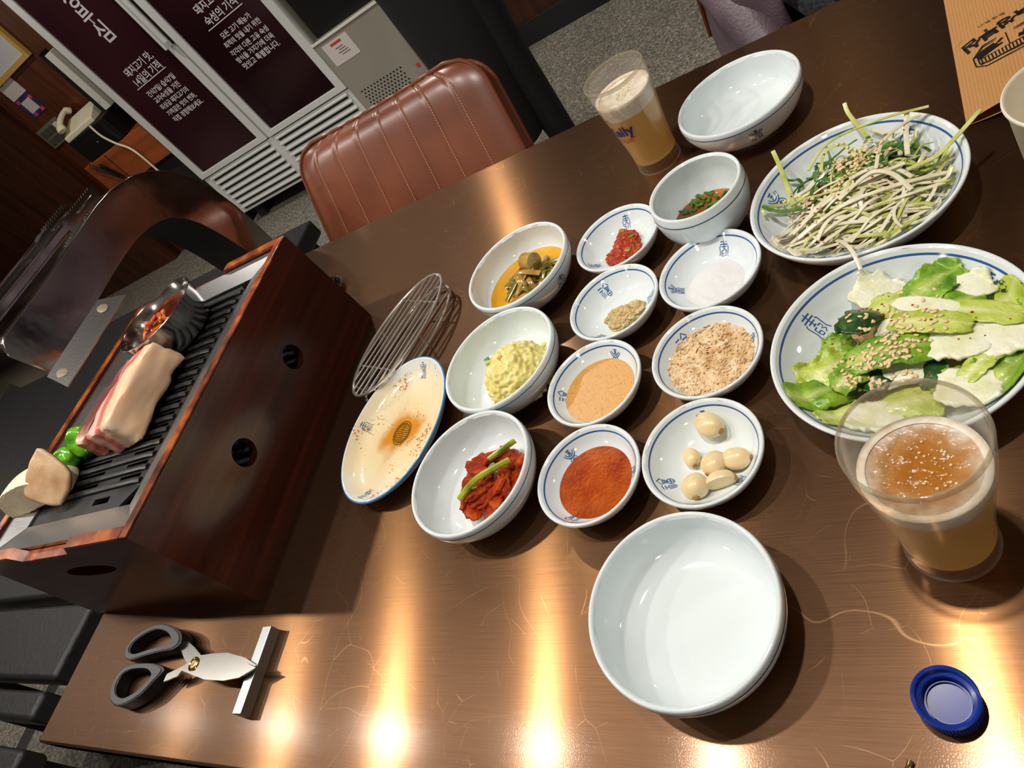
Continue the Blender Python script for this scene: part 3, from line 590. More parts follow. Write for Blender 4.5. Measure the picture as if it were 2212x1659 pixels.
for k in range(44):
    a = random.uniform(0, 6.28); r = random.uniform(.0, .026); L_ = random.uniform(.008, .015); b_ = random.uniform(0, 6.28)
    c = Vector((r * math.cos(a), r * math.sin(a), .006 + .034 * k / 44 * (1 - (r / .05) ** 2)))
    pts = [c + Vector((math.cos(b_) * L_ * s, math.sin(b_) * L_ * s, random.uniform(-.003, .004))) for s in (-1, -.4, .2, 1)]
    MB().tube(spline(pts, 3), random.uniform(.0028, .005), 7, flat=.45).build('kimchi_piece', M_kim, kt)

# ------------------------------------------------------------------ utensils
rk = thing('wire_rack', 'oval steel wire rack lying beside the grill box', 'wire rack', (-.570, .526, 0), math.radians(68))
RA, RB_ = .0945, .043
def ring(z, dx, dy, a, b): return [(dx + a * math.cos(2 * PI * k / 64), dy + b * math.sin(2 * PI * k / 64), z) for k in range(64)]
MB().tube(ring(.026, 0, 0, RA, RB_), .0019, 8, closed=True).build('upper_ring', M_wire, rk)
MB().tube(ring(.0065, 0, 0, RA * .97, RB_ * .95), .0019, 8, closed=True).build('lower_ring', M_wire, rk)
for k in range(8):
    y = -.0345 + k * .069 / 7; h = RA * math.sqrt(max(0, 1 - (y / RB_) ** 2)) * .995
    MB().tube([(-h, y, .026), (h, y, .026)], .0013, 6).build('rack_bar', M_wire, rk)
for k in range(5):
    y = -.03 + k * .06 / 4; h = RA * .97 * math.sqrt(max(0, 1 - (y / (RB_ * .95)) ** 2)) * .995
    MB().tube([(-h, y, .0065), (h, y, .0065)], .0012, 6).build('lower_bar', M_wire, rk)
for x in (-.052, .052):
    h = RB_ * math.sqrt(1 - (x / RA) ** 2); MB().tube([(x, -h, .0235), (x, h, .0235)], .0012, 6).build('cross_bar', M_wire, rk)
for k in range(6):
    a = 2 * PI * (k + .5) / 6; MB().tube([(RA * math.cos(a), RB_ * math.sin(a), .026), (RA * .97 * math.cos(a), RB_ * .95 * math.sin(a), .0065), (RA * .96 * math.cos(a), RB_ * .94 * math.sin(a), .0014)], .0013, 6).build('post', M_wire, rk)
spn = thing('steel_spoon', 'polished steel spoon mostly hidden behind the grill box', 'spoon', (-.80, .712, 0), math.radians(-38))
def spf(u, v):
    a = u * 2 * PI; r = v; x = .030 * r * math.cos(a); y = .0215 * r * math.sin(a); return (x, y, .0095 - .0075 * (1 - r * r) - .0005)
sb = MB().grid(spf, 32, 8, True).build('spoon_bowl', M_chrome, spn); so = sb.modifiers.new('s', 'SOLIDIFY'); so.thickness = .001
MB().tube([(-.027, 0, .0085), (-.045, 0, .0075), (-.07, 0, .006), (-.10, 0, .0035)], [.004, .003, .003, .0045], 8, flat=.4).build('spoon_handle', M_chrome, spn)
# kitchen scissors
sx = thing('kitchen_scissors', 'black handled kitchen scissors with the tip propped on a steel bar', 'scissors', (-.735, .126, 0))
M_sblack = pm('scissor_handle_plastic', (.012, .012, .013, 1), .32); M_sgrey = pm('scissor_handle_grip', rgb(70, 72, 74), .45); M_blade = pm('scissor_blade', (.70, .69, .66, 1), .2, 1, bump=(50, .1, .0004)); M_brass = pm('brass', (.78, .52, .18, 1), .2, 1)
def sp_(o): o.parent = sx; o.matrix_parent_inverse = Matrix.Translation((.735, -.126, 0)); return o
TIL = Matrix.Translation((-.735, .126, .0118)) @ Matrix.Rotation(math.radians(-1.5), 4, 'Y')
def SM(poly, holes, z0, d): return holed([(a + .735, b - .126) for a, b in poly], [[(a + .735, b - .126) for a, b in h] for h in holes], d, TIL @ Matrix.Translation((0, 0, z0)))
def sv(pts, n=5): return [(v.x, v.y) for v in spline([(a, b, 0) for a, b in pts], n, True)]
# blade that points to the tip and carries the lower handle
sp_(obj('blade', SM([(-.6185, .1245), (-.640, .1150), (-.665, .1120), (-.70, .1130), (-.722, .1170), (-.748, .1215), (-.776, .1245), (-.786, .118), (-.776, .108), (-.750, .1080), (-.726, .108), (-.70, .110), (-.715, .131), (-.69, .1345), (-.65, .1320), (-.628, .1275)][:6] + [(-.752, .116), (-.775, .110), (-.775, .118), (-.750, .126), (-.733, .134), (-.70, .1335), (-.665, .1325), (-.635, .1285)], [], .0022, .002), M_blade, smooth=False))
sp_(obj('blade', SM([(-.622, .1270), (-.645, .1345), (-.68, .1400), (-.708, .1395), (-.728, .138), (-.748, .1470), (-.766, .1535), (-.776, .147), (-.760, .1360), (-.742, .1265), (-.728, .1195), (-.70, .1240), (-.66, .1245)], [], -.0004, .002), M_blade, smooth=False))
lowo = sv([(-.778, .122), (-.79, .108), (-.805, .094), (-.835, .083), (-.862, .087), (-.876, .102), (-.874, .118), (-.858, .127), (-.83, .129), (-.80, .128)])
lowi = sv([(-.800, .115), (-.806, .105), (-.82, .0965), (-.838, .0915), (-.856, .095), (-.866, .105), (-.864, .115), (-.853, .1205), (-.83, .1225), (-.812, .121)])
upo = sv([(-.768, .150), (-.776, .161), (-.80, .169), (-.835, .173), (-.868, .165), (-.884, .150), (-.880, .137), (-.862, .132), (-.83, .137), (-.80, .141), (-.778, .143)])
upi = sv([(-.790, .151), (-.797, .158), (-.815, .1645), (-.838, .166), (-.862, .159), (-.874, .150), (-.872, .1425), (-.858, .139), (-.832, .143), (-.808, .1465), (-.797, .148)])
for po, pi_ in ((lowo, lowi), (upo, upi)):
    sp_(obj('handle', SM(po, [pi_], -.0075, .015), M_sblack, smooth=False, bevel=.002))
    cx = sum(p[0] for p in po) / len(po); cy = sum(p[1] for p in po) / len(po)
    sp_(obj('grip_inlay', SM([(p[0] + (q[0] - p[0]) * .22, p[1] + (q[1] - p[1]) * .22) for p, q in zip(po, [min(pi_, key=lambda r: (r[0] - p[0]) ** 2 + (r[1] - p[1]) ** 2) for p in po])], [[(q[0] + (cx - q[0]) * -.06, q[1] + (cy - q[1]) * -.06) for q in pi_]], .0074, .0009), M_sgrey, smooth=False))
r_ = MB().lathe([(0, .0), (.0075, 0), (.0075, .0012), (.0062, .0018), (.0055, .0012), (.0042, .0018), (.0030, .0015), (0, .0022)], seg=28).build('pivot_rivet', M_brass); r_.matrix_world = TIL @ Matrix.Translation((0.006, .002, .0042)); r_.parent = sx; r_.matrix_parent_inverse = Matrix.Translation((.735, -.126, 0))
br = thing('steel_rest_bar', 'square steel bar under the tip of the scissors', 'rest bar', (-.6335, .1255, 0), math.radians(1.5))
MB().box(-.0065, .0065, -.0415, .0415, 0, .0125).build('bar', pm('matte_steel_bar', (.36, .375, .39, 1), .42, 1), br, bevel=.0006)
# blue bottle cap, turned up
cp = thing('bottle_cap', 'dark blue plastic bottle cap lying upside down', 'bottle cap', (-.0452, .1148, 0))
M_cap = pm('blue_plastic', rgb(18, 50, 146), .28, coat=.2)
mb = MB(); seg = 120; vs = []; rows = [(.0140, 0), (.0150, .0008), (.0150, .0125), (.0158, .0135), (.0160, .0150), (.0150, .0156), (.0140, .0150), (.0137, .0110), (.0118, .0104), (.0114, .0030), (0, .0026)]
mb.lathe(rows, seg=seg); mb.build('cap_shell', M_cap, cp, auto=40)
for k in range(60):
    a = 2 * PI * k / 60; MB().box(-.0004, .0004, -.00035, .00035, .0012, .0122, Matrix.Rotation(a, 4, 'Z') @ Matrix.Translation((.0152, 0, 0))).build('knurl', M_cap, cp, smooth=False)
MB().lathe([(.0108, .0032), (.0108, .0052), (.0102, .0052), (.0102, .0032)], seg=48, closed=True).build('seal_ring', M_cap, cp)
bs = MB().tube(spline([(-.0672, .0862, .0022), (-.0690, .0815, .0030), (-.0705, .0760, .0030), (-.0715, .0690, .0022)], 4), [.0016] * 4 + [.0021] * 5 + [.0018] * 4, 10).build('brass_stick', M_brass)
tag(bs, 'small brass coloured stick end at the bottom edge of the picture', 'stick')
#@@FOOD
# ------------------------------------------------------------------ side dish contents
from mathutils.bvhtree import BVHTree
def food(name, label, n, z=0, cat='food'): return thing(name, label, cat, (DC[n][0], DC[n][1], z))
def pool(par, prof, r, mt, name, bumpy=0, fr=300, seed=1, dome=0.0, n=40):
    z0 = ev(prof, 0, r)
    def fn(u, v):
        a = u * 2 * PI; rr = r * v; x, y = rr * math.cos(a), rr * math.sin(a)
        k = 1 - v ** 8
        return (x, y, z0 + .0003 + dome * (1 - v * v) + bumpy * k * max(0, N3((x, y, 0), fr, seed) + .25))
    return MB().grid(fn, 96, n, True).build(name, mt, par, auto=180)
# potato salad
M_pot = pm('potato_salad', rgb(228, 212, 122), .45, coat=.15, var=(110, 4, [(.3, rgb(214, 196, 98)), (.5, rgb(230, 216, 132)), (.7, rgb(242, 234, 172))]), bump=(320, .8, .0012), sss=.1)
t = food('potato_salad', 'scoop of yellow potato salad in its white bowl', 'I')
me = blob(.036, .037, .030, .10, 2.2, 3, 6, floor=-.006, fr2=9, amp2=.10); obj('mound', me, M_pot, t, loc=(.012, -.007, .0135), auto=180)
M_cuc = pm('cucumber_green', rgb(60, 110, 50), .25); M_cucl = pm('cucumber_flesh', rgb(196, 206, 130), .3); M_car = pm('carrot_orange', rgb(226, 150, 82), .35); M_cab = pm('pale_cabbage', rgb(206, 214, 140), .3)
for x, y, z, a, mt in ((-.0145, .003, .0345, .6, M_cucl), (.030, -.028, .0150, 1.2, M_cab), (.036, .020, .012, .4, M_cab), (.041, .012, .0095, 2.0, M_pot), (.030, .030, .0095, 1.0, M_cab)):
    MB().box(-.005, .005, -.0028, .0028, -.002, .002, Matrix.Rotation(a, 4, 'Z') @ Matrix.Rotation(.3, 4, 'Y')).build('vegetable_bit', mt, t, bevel=.0008, loc=(x, y, z))
MB().box(-.0030, .0030, -.0026, .0026, -.0015, .0015, Matrix.Rotation(.6, 4, 'Z')).build('cucumber_bit', M_cuc, t, bevel=.0005, loc=(-.0175, .0055, .0355))
for x, y, z in ((.006, -.004, .0430), (-.016, -.026, .0215), (.026, .018, .031), (-.012, -.037, .014)):
    obj('carrot_bit', blob(.0032, .0026, .0018, .3, 2, x * 99, 2), M_car, t, loc=(x, y, z))
# soy pickled greens
M_broth = pm('amber_broth', rgb(214, 156, 30), .06, var=(14, 2, [(.3, rgb(206, 140, 14)), (.7, rgb(226, 176, 56))]))
M_pgr = pm('olive_pickle', rgb(108, 102, 28), .22, coat=.5, var=(50, 4, [(.3, rgb(66, 62, 18)), (.55, rgb(120, 112, 32)), (.75, rgb(164, 150, 56))]))
M_pbr = pm('brown_pickle_stem', rgb(166, 122, 54), .22, coat=.5, var=(60, 4, [(.3, rgb(136, 94, 36)), (.7, rgb(192, 156, 78))]))
t = food('pickled_greens', 'soy pickled green stems in amber liquid', 'H')
pool(t, BW_I, .0525, M_broth, 'pickling_liquid')
random.seed(5)
for k in range(40):
    a = random.gauss(.9, .8); L_ = random.uniform(.011, .026); r = random.uniform(0, .030); b_ = random.uniform(0, 6.28)
    c = Vector((.008 + r * math.cos(b_), -.012 + .85 * r * math.sin(b_), .0165 + random.uniform(0, .018) * (1 - r / .035)))
    pts = [c + Vector((math.cos(a) * L_ * s, math.sin(a) * L_ * s, .004 * (1 - s * s) + random.uniform(-.002, .002))) for s in (-1, -.4, .3, 1)]
    MB().tube(spline(pts, 4), random.uniform(.0022, .0046), 8, flat=random.choice((.25, .35, .8))).build('pickled_stem', M_pgr if k % 3 else M_pbr, t)
MB().tube([(.006, .010, .033), (.020, .003, .034)], .0105, 20).build('pickled_round', M_pbr, t, auto=50)
# red kimchi with stems
M_rkm = pm('red_kimchi', rgb(176, 56, 14), .2, spec=.2, var=(110, 4, [(.3, rgb(122, 26, 4)), (.55, rgb(178, 60, 10)), (.75, rgb(206, 104, 28))]), bump=(420, .9, .002))
M_stm = pm('green_stem', rgb(150, 160, 30), .25, coat=.4, var=(60, 3, [(.3, rgb(104, 120, 22)), (.7, rgb(186, 190, 60))]))
t = food('seasoned_kimchi', 'glossy red seasoned kimchi strips with green stems', 'J')
random.seed(8)
for k in range(52):
    a = random.uniform(0, 6.28); r = .032 * math.sqrt(random.random()); b_ = random.gauss(.4, .9); L_ = random.uniform(.008, .015)
    c = Vector((.010 + r * math.cos(a), -.002 + r * math.sin(a), .0145 + .020 * random.random() * (1 - (r / .036) ** 2)))
    pts = [c + Vector((math.cos(b_) * L_ * s, math.sin(b_) * L_ * s, random.uniform(-.003, .003))) for s in (-1, -.4, .3, 1)]
    o = obj('kimchi_strip', blob(L_ * .95, random.uniform(.0045, .0075), random.uniform(.0028, .0045), .45, 1.8, k * 2.3, 3, fr2=5, amp2=.2), M_rkm, t, loc=c, auto=180); o.rotation_euler = (random.uniform(-.5, .5), random.uniform(-.4, .4), b_)
for pts, r in (([(-.010, -.022, .032), (.010, -.008, .038), (.038, .010, .032)], .0032), ([(.012, .016, .030), (.024, .026, .028), (.034, .035, .025)], .0028), ([(-.018, -.016, .022), (-.004, -.012, .027), (.004, -.010, .027)], .0017), ([(-.004, -.020, .028), (-.002, -.008, .031), (.002, .006, .027)], .0013)):
    MB().tube(spline([Vector(p) for p in pts], 5), r, 8).build('green_stem', M_stm, t)
# sauces
M_tan = pm('tan_sauce', rgb(214, 164, 92), .3, spec=.35, var=(500, 2, [(.26, rgb(160, 108, 42)), (.36, rgb(202, 148, 76)), (.7, rgb(212, 160, 88))]))
t = food('tan_sauce', 'smooth glossy tan dipping sauce in a small dish', 'E', cat='sauce'); pool(t, SM_I, .0345, M_tan, 'sauce_surface', dome=-.0004)
M_red = pm('orange_red_sauce', rgb(176, 66, 8), .06, spec=.2, var=(60, 3, [(.3, rgb(146, 46, 0)), (.7, rgb(182, 82, 10))]), bump=(300, 1, .0030))
t = food('red_sauce', 'bubbly orange red dipping sauce in a small dish', 'F', cat='sauce'); pool(t, SM_I, .0335, M_red, 'sauce_surface', dome=.0008)
M_ssam = pm('chilli_paste', rgb(160, 46, 10), .16, spec=.4, var=(180, 4, [(.3, rgb(128, 28, 10)), (.55, rgb(176, 58, 22)), (.72, rgb(206, 110, 40))]), bump=(420, .5, .001))
t = food('chilli_paste', 'chunky dark red chilli paste in a small dish', 'A', cat='sauce')
for i, (x, y, rx, ry, rz) in enumerate(((.004, .006, .014, .016, .007), (-.004, -.010, .014, .011, .0065), (.010, -.008, .011, .013, .006), (.000, .016, .008, .009, .006), (-.002, -.018, .009, .008, .005))):
    obj('paste_lump', blob(rx, ry, rz, .22, 2.4, 20 + i, 5, floor=-rz * .5, fr2=8, amp2=.16), M_ssam, t, loc=(x, y, .0075 + .35 * rz))
for x, y, z, mt in ((.012, .006, .0165, M_pgr), (-.001, .022, .0145, M_pbr), (.009, -.013, .0155, M_pbr), (.016, -.006, .013, M_pgr)):
    MB().box(-.0034, .0034, -.0024, .0024, -.0009, .0009, Matrix.Rotation(x * 300, 4, 'Z')).build('herb_bit', mt, t, bevel=.0006, loc=(x, y, z))
M_mg = pm('minced_garlic', rgb(214, 190, 134), .35, coat=.2, var=(160, 4, [(.3, rgb(186, 158, 98)), (.55, rgb(216, 192, 138)), (.75, rgb(230, 212, 168))]), bump=(520, .9, .0012))
t = food('minced_garlic', 'small heap of beige minced garlic in a white dish', 'B')
for i, (x, y, rx, ry, rz) in enumerate(((.006, -.006, .015, .012, .0075), (.015, -.001, .010, .009, .006), (.000, -.014, .011, .008, .006), (-.004, -.003, .010, .008, .006), (.020, .002, .007, .004, .004), (-.010, -.006, .007, .004, .004))):
    obj('garlic_lump', blob(rx, ry, rz, .25, 2.6, 40 + i, 5, floor=-rz * .4, fr2=10, amp2=.22), M_mg, t, loc=(x, y, .0068 + .3 * rz))
M_salt = pm('white_salt', rgb(238, 238, 240), .4, bump=(1400, 1, .0008))
t = food('salt', 'flat heap of fine white salt in a white dish', 'C')
def saltf(u, v):
    a = u * 2 * PI; r = (.027 + .004 * N3((math.cos(a), math.sin(a), 0), 1.3, 4)) * v; x, y = r * math.cos(a) - .001, r * math.sin(a) - .003
    return (x, y, ev(SM_I, 0, min(.044, math.hypot(x, y))) + .0002 + .0048 * (1 - v * v) + .0016 * (1 - v ** 6) * max(0, N3((x, y, 0), 120, 3)))
o = MB().grid(saltf, 64, 24, True).build('grains', M_salt, t); o['kind'] = 'stuff'
# dried flakes
M_fl = pm('beige_flakes', rgb(226, 196, 150), .6, var=(90, 3, [(.3, rgb(198, 156, 100)), (.5, rgb(226, 196, 152)), (.7, rgb(240, 220, 184))])); M_fl2 = pm('brown_flakes', rgb(176, 116, 50), .6); M_fl3 = pm('dark_flakes', rgb(58, 36, 26), .6)
t = food('dried_flakes', 'beige and brown dried fish flakes filling a small white dish', 'D')
def flakes(nm, mt, cnt, seed, big=1.0, zoff=0):
    random.seed(seed); mb = MB()
    for k in range(cnt):
        a = random.uniform(0, 6.28); r = .0362 * math.sqrt(random.random()); x, y = r * math.cos(a), r * math.sin(a)
        z = max(ev(SM_I, 0, min(.044, r)) + .0006, .0145 - .000 * r) + random.uniform(-.0012, .0012) + zoff
        M = Matrix.Translation((x, y, z)) @ Matrix.Rotation(random.uniform(0, 6.28), 4, 'Z') @ Matrix.Rotation(random.gauss(0, .5), 4, 'X') @ Matrix.Rotation(random.gauss(0, .35), 4, 'Y')
        l, w_ = random.uniform(.0012, .0032) * big, random.uniform(.0005, .0012) * big
        mb.add([M @ Vector(p) for p in ((-l, -w_ * .5, 0), (0, -w_, .0003), (l, 0, 0), (0, w_, .0003), (-l, w_ * .4, 0))], [(0, 1, 2, 3, 4)])
    o = mb.build(nm, mt, t, smooth=False); o['kind'] = 'stuff'; return o
flakes('pale_flakes', M_fl, 2200, 1); flakes('brown_flakes', M_fl2, 420, 2, .8, -.0004); flakes('dark_flakes', M_fl3, 26, 3, .6, .0006)
pool(t, SM_I, .0362, M_fl, 'flake_bed', bumpy=.0012, fr=260, seed=9)
# herb soup in the deep cup
M_soy = pm('brown_soy_broth', rgb(150, 82, 22), .05, coat=.4, var=(20, 2, [(.3, rgb(96, 46, 16)), (.7, rgb(196, 116, 34))]))
M_hrb = pm('herb_green', rgb(62, 104, 24), .22, coat=.4, var=(90, 3, [(.3, rgb(34, 66, 14)), (.6, rgb(74, 122, 26)), (.8, rgb(150, 160, 50))]))
t = food('herb_sauce', 'brown soy sauce with chopped green herbs inside the deep cup', 'K', cat='sauce'); pool(t, CP_I, .0345, M_soy, 'sauce_surface')
random.seed(4)
for k in range(70):
    a = random.uniform(0, 6.28); r = .0305 * math.sqrt(random.random()); L_ = random.uniform(.003, .009); b_ = random.uniform(0, 3.14)
    c = Vector((r * math.cos(a), r * math.sin(a), ev(CP_I, 0, .0345) + .0008 + random.uniform(0, .0022)))
    MB().tube([c + Vector((math.cos(b_) * L_ * s, math.sin(b_) * L_ * s, .0008 * (1 - s * s))) for s in (-1, 0, 1)], random.uniform(.0008, .0021), 6, flat=.4).build('herb_piece', M_hrb, t)
MB().tube([(-.037, -.010, .0235), (-.0350, -.008, .0225)], .0016, 6, flat=.4).build('herb_piece', M_hrb, t)
# six garlic cloves
M_gar = pm('raw_garlic', rgb(236, 216, 168), .3, coat=.25, var=(40, 3, [(.3, rgb(228, 200, 146)), (.7, rgb(242, 226, 186))]), sss=.15); M_root = pm('garlic_root', rgb(176, 128, 66), .6)
def clove(dx, dy, L_, r, rz, lab, fl=.85, cut=False, cx=0):
    d = math.hypot(dx, dy); z = ev(SM_I, 0, min(.044, d)) + r * fl * .93
    t = thing('garlic_clove', lab, 'garlic', (DC['G'][0] + dx, DC['G'][1] + dy, z), rz, 'raw garlic cloves')
    prof = [(0, -.5), (.30, -.49), (.62, -.42), (.88, -.27), (1, -.05), (.95, .15), (.78, .32), (.5, .44), (.22, .5), (0, .515)]
    ps = smooth_prof(prof, 3)
    def fn(u, v):
        p = ps[round(v * (len(ps) - 1))]; a = u * 2 * PI; rr = p[0] * r * (1 + .05 * math.cos(3 * a))
        q = Vector((p[1] * L_, rr * math.cos(a) + cx * (p[1] ** 2), rr * math.sin(a) * fl))
        if cut: q.y = min(q.y, r * .12)
        return q
    MB().grid(fn, 28, len(ps), True).build('flesh', M_gar, t, auto=60)
    obj('root_end', blob(.0013, r * .28, r * .26, .25, 3, L_ * 1000, 2), M_root, t, loc=(-.5 * L_, cx * .25, 0))
R_ = math.radians
clove(.0032, .0284, .0245, .0096, R_(140), 'garlic clove alone at the top of the dish')
clove(-.0127, .0059, .0165, .0066, R_(118), 'smallest curved garlic clove left of the others', .8, False, .006)
clove(.0066, -.0052, .0200, .0102, R_(60), 'round garlic clove in the middle of the cluster of four')
clove(.0227, -.0037, .0215, .0086, R_(175), 'garlic clove with a brown root end pointing at the dish right side')
clove(-.0074, -.0225, .0195, .0102, R_(95), 'round garlic clove at the bottom left of the dish')
clove(.0115, -.0219, .0225, .0090, R_(190), 'half cut garlic clove at the bottom of the dish', .85, True)
# ------------------------------------------------------------------ scallion salad
M_sw = pm('white_scallion', rgb(226, 220, 190), .25, coat=.35, var=(50, 3, [(.3, rgb(206, 196, 156)), (.7, rgb(238, 234, 214))]), sss=.1)
M_sy = pm('pale_green_scallion', rgb(190, 198, 104), .25, coat=.35, var=(50, 3, [(.3, rgb(164, 176, 74)), (.7, rgb(212, 214, 140))])); M_sg = pm('green_scallion', rgb(70, 118, 40), .25, coat=.35, var=(60, 3, [(.3, rgb(40, 80, 26)), (.7, rgb(104, 152, 58))]))
M_seed = pm('sesame_seed', rgb(240, 216, 168), .4, var=(300, 2, [(.3, rgb(226, 194, 138)), (.7, rgb(246, 228, 190))])); M_chil = pm('chilli_flake', rgb(150, 44, 18), .4)
t = food('scallion_salad', 'pile of shredded white and green scallion topped with sesame', 'N')
SV, SF = [], []
def strand(pts, r, mt, fl=.3):
    mb = MB().tube(spline([Vector(p) for p in pts], 5), r, 6, flat=fl); n0 = len(SV); SV.extend(Vector(v) for v in mb.v); SF.extend([tuple(i + n0 for i in f) for f in mb.f])
    return mb.build('scallion_strand', mt, t)
def moundz(x, y): r = math.hypot(x - .004, y) / .066; return ev(PL_I, 0, min(.079, math.hypot(x, y))) + .003 + .023 * max(0, 1 - r * r)
random.seed(21)
M_soyp = pm('salad_dressing', rgb(126, 62, 20), .06, coat=.3); pool(t, PL_I, .048, M_soyp, 'dressing')
for k in range(290):
    green = k % 5 < 2
    if green: cx, cy = random.gauss(.012, .026), random.gauss(.022, .020)
    else: cx, cy = random.gauss(.004, .034), random.gauss(-.020, .024)
    if math.hypot(cx, cy) > .060: cx *= .7; cy *= .7
    if math.hypot(cx, cy) > .060: continue
    a = random.gauss(.25 if not green else .6, .55 if not green else 1.0); L_ = random.uniform(.016, .036) if not green else random.uniform(.008, .02); bow = random.uniform(-.010, .010)
    lift = (k / 290) * .010 - .003
    pts = []
    for s in (-1, -.5, 0, .5, 1):
        x = cx + math.cos(a) * L_ * s - math.sin(a) * bow * (1 - s * s); y = cy + math.sin(a) * L_ * s + math.cos(a) * bow * (1 - s * s)
        rr = math.hypot(x, y)
        if rr > .071: x *= .071 / rr; y *= .071 / rr
        pts.append((x, y, max(moundz(x, y) + lift + random.uniform(-.002, .003), ev(PL_I, 0, min(.0795, math.hypot(x, y))) + .0022)))
    q = random.random(); mt = M_sg if green and q < .75 else (M_sy if q < (.9 if green else .28) else M_sw)
    strand(pts, random.uniform(.0009, .0021), mt, random.uniform(.22, .5))
for pts, r, mt in (([(.095, .020, .047), (.078, .007, .042), (.060, -.002, .036), (.040, -.006, .036)], .0021, M_sy), ([(.007, .093, .048), (.008, .084, .043), (.014, .068, .036), (.020, .05, .032)], .0020, M_sy),
        ([(-.057, .070, .044), (-.054, .055, .040), (-.050, .03, .034), (-.047, .008, .027)], .0022, M_sy), ([(-.017, -.056, .032), (-.012, -.068, .040), (-.006, -.083, .042), (-.003, -.098, .036)], .0017, M_sw),
        ([(-.071, .011, .035), (-.06, .000, .034), (-.048, -.006, .034), (-.036, -.008, .034)], .0023, M_sg), ([(-.03, .03, .040), (-.01, .05, .046), (.03, .052, .048), (.065, .048, .046)], .0015, M_sy),
        ([(-.02, .02, .042), (-.014, .036, .048), (.0, .036, .049), (.008, .02, .044), (.004, .002, .040)], .0016, M_sy), ([(-.01, -.018, .039), (.015, -.004, .043), (.03, -.012, .042), (.04, -.03, .036)], .0022, M_sw),
        ([(.050, .055, .044), (.046, .03, .044), (.043, .006, .040)], .0022, M_sw), ([(.02, .0, .042), (.028, .022, .047), (.045, .038, .046), (.058, .044, .044)], .0017, M_sw), ([(-.048, -.035, .026), (-.01, -.026, .038), (.03, -.022, .038), (.064, -.020, .033)], .0021, M_sw),
        ([(-.04, -.045, .024), (-.01, -.036, .034), (.03, -.032, .034), (.062, -.028, .031)], .0018, M_sw), ([(-.05, -.028, .027), (-.02, -.014, .037), (.01, -.008, .041), (.04, -.002, .040)], .0020, M_sw)):
    strand(pts, r, mt, .35)
seedme = None
def seeds(par, ox, oy, spots, cnt, bv, name='sesame_seed', zdef=.03):
    global seedme
    if seedme is None:
        bm = bmesh.new(); bmesh.ops.create_icosphere(bm, subdivisions=2, radius=1)
        for v in bm.verts: v.co = Vector((v.co.x * .0017 * (1 + .2 * (v.co.x < 0)), v.co.y * .00115 * (1 - .25 * v.co.x), v.co.z * .0007))
        seedme = bpy.data.meshes.new('sesame_seed'); bm.to_mesh(seedme); bm.free(); seedme.materials.append(M_seed); seedme.polygons.foreach_set('use_smooth', [True] * len(seedme.polygons))
    for k in range(cnt):
        sx_, sy_, sr = random.choice(spots); x, y = random.gauss(sx_, sr), random.gauss(sy_, sr)
        h = bv.ray_cast(Vector((x, y, .2)), Vector((0, 0, -1)))
        if h[0] is None: continue
        o = bpy.data.objects.new(name, seedme); COL.objects.link(o); o.parent = par; o.location = (x, y, h[0].z + .0006)
        q = Vector((0, 0, 1)).rotation_difference(h[1] if h[1].z > .3 else Vector((0, 0, 1))); o.rotation_mode = 'QUATERNION'; o.rotation_quaternion = q @ Matrix.Rotation(random.uniform(0, 6.28), 3, 'Z').to_quaternion()
def flecks(par, mt, cnt, rad, bv, c=(0, 0)):
    mb = MB()
    for k in range(cnt):
        a = random.uniform(0, 6.28); r = rad * math.sqrt(random.random()); x, y = c[0] + r * math.cos(a), c[1] + r * math.sin(a)
        h = bv.ray_cast(Vector((x, y, .2)), Vector((0, 0, -1)))
        if h[0] is None: continue
        s = random.uniform(.0004, .0010); z = h[0].z + .0004
        mb.add([(x - s, y - s * .6, z), (x + s, y - s * .7, z + .0002), (x + s * .8, y + s * .7, z), (x - s * .7, y + s * .8, z + .0002)], [(0, 1, 2, 3)])
    o = mb.build('chilli_flecks', mt, par, smooth=False); o['kind'] = 'stuff'
bv = BVHTree.FromPolygons(SV, SF)
random.seed(31)
seeds(t, 0, 0, [(.008, .030, .011), (.012, .024, .010), (.0, .034, .009), (-.002, .018, .008), (-.022, -.004, .011), (.018, .03, .010)], 190, bv)
flecks(t, M_chil, 90, .06, bv)
# ------------------------------------------------------------------ cabbage salad
def leafmat(name, a, b, c, rib=None, rough=.3):
    m = pm(name, b, rough, coat=.2, crough=.15, var=(70, 5, [(.32, a), (.52, b), (.72, c)]), bump=(150, .7, .0022), sss=.06)
    if rib:        # pale rib along the middle and at the base of the leaf
        nt = m.node_tree; N = nt.nodes.new; L = nt.links.new; bs = nt.nodes['Principled BSDF']; src = bs.inputs['Base Color'].links[0].from_socket
        uv = N('ShaderNodeUVMap'); sx = N('ShaderNodeSeparateXYZ'); L(uv.outputs[0], sx.inputs[0])
        d = N('ShaderNodeMath'); d.operation = 'SUBTRACT'; d.inputs[1].default_value = .5; L(sx.outputs[1], d.inputs[0]); ab = N('ShaderNodeMath'); ab.operation = 'ABSOLUTE'; L(d.outputs[0], ab.inputs[0])
        mm = N('ShaderNodeMath'); mm.operation = 'MULTIPLY_ADD'; mm.inputs[1].default_value = .22; L(sx.outputs[0], mm.inputs[0]); L(ab.outputs[0], mm.inputs[2])
        mr = N('ShaderNodeMapRange'); mr.inputs[1].default_value = .06; mr.inputs[2].default_value = .30; mr.inputs[3].default_value = 1; mr.inputs[4].default_value = 0; L(mm.outputs[0], mr.inputs[0])
        mx = N('ShaderNodeMix'); mx.data_type = 'RGBA'; L(mr.outputs[0], mx.inputs[0]); L(src, mx.inputs[6]); mx.inputs[7].default_value = rib; L(mx.outputs[2], bs.inputs['Base Color'])
    return m
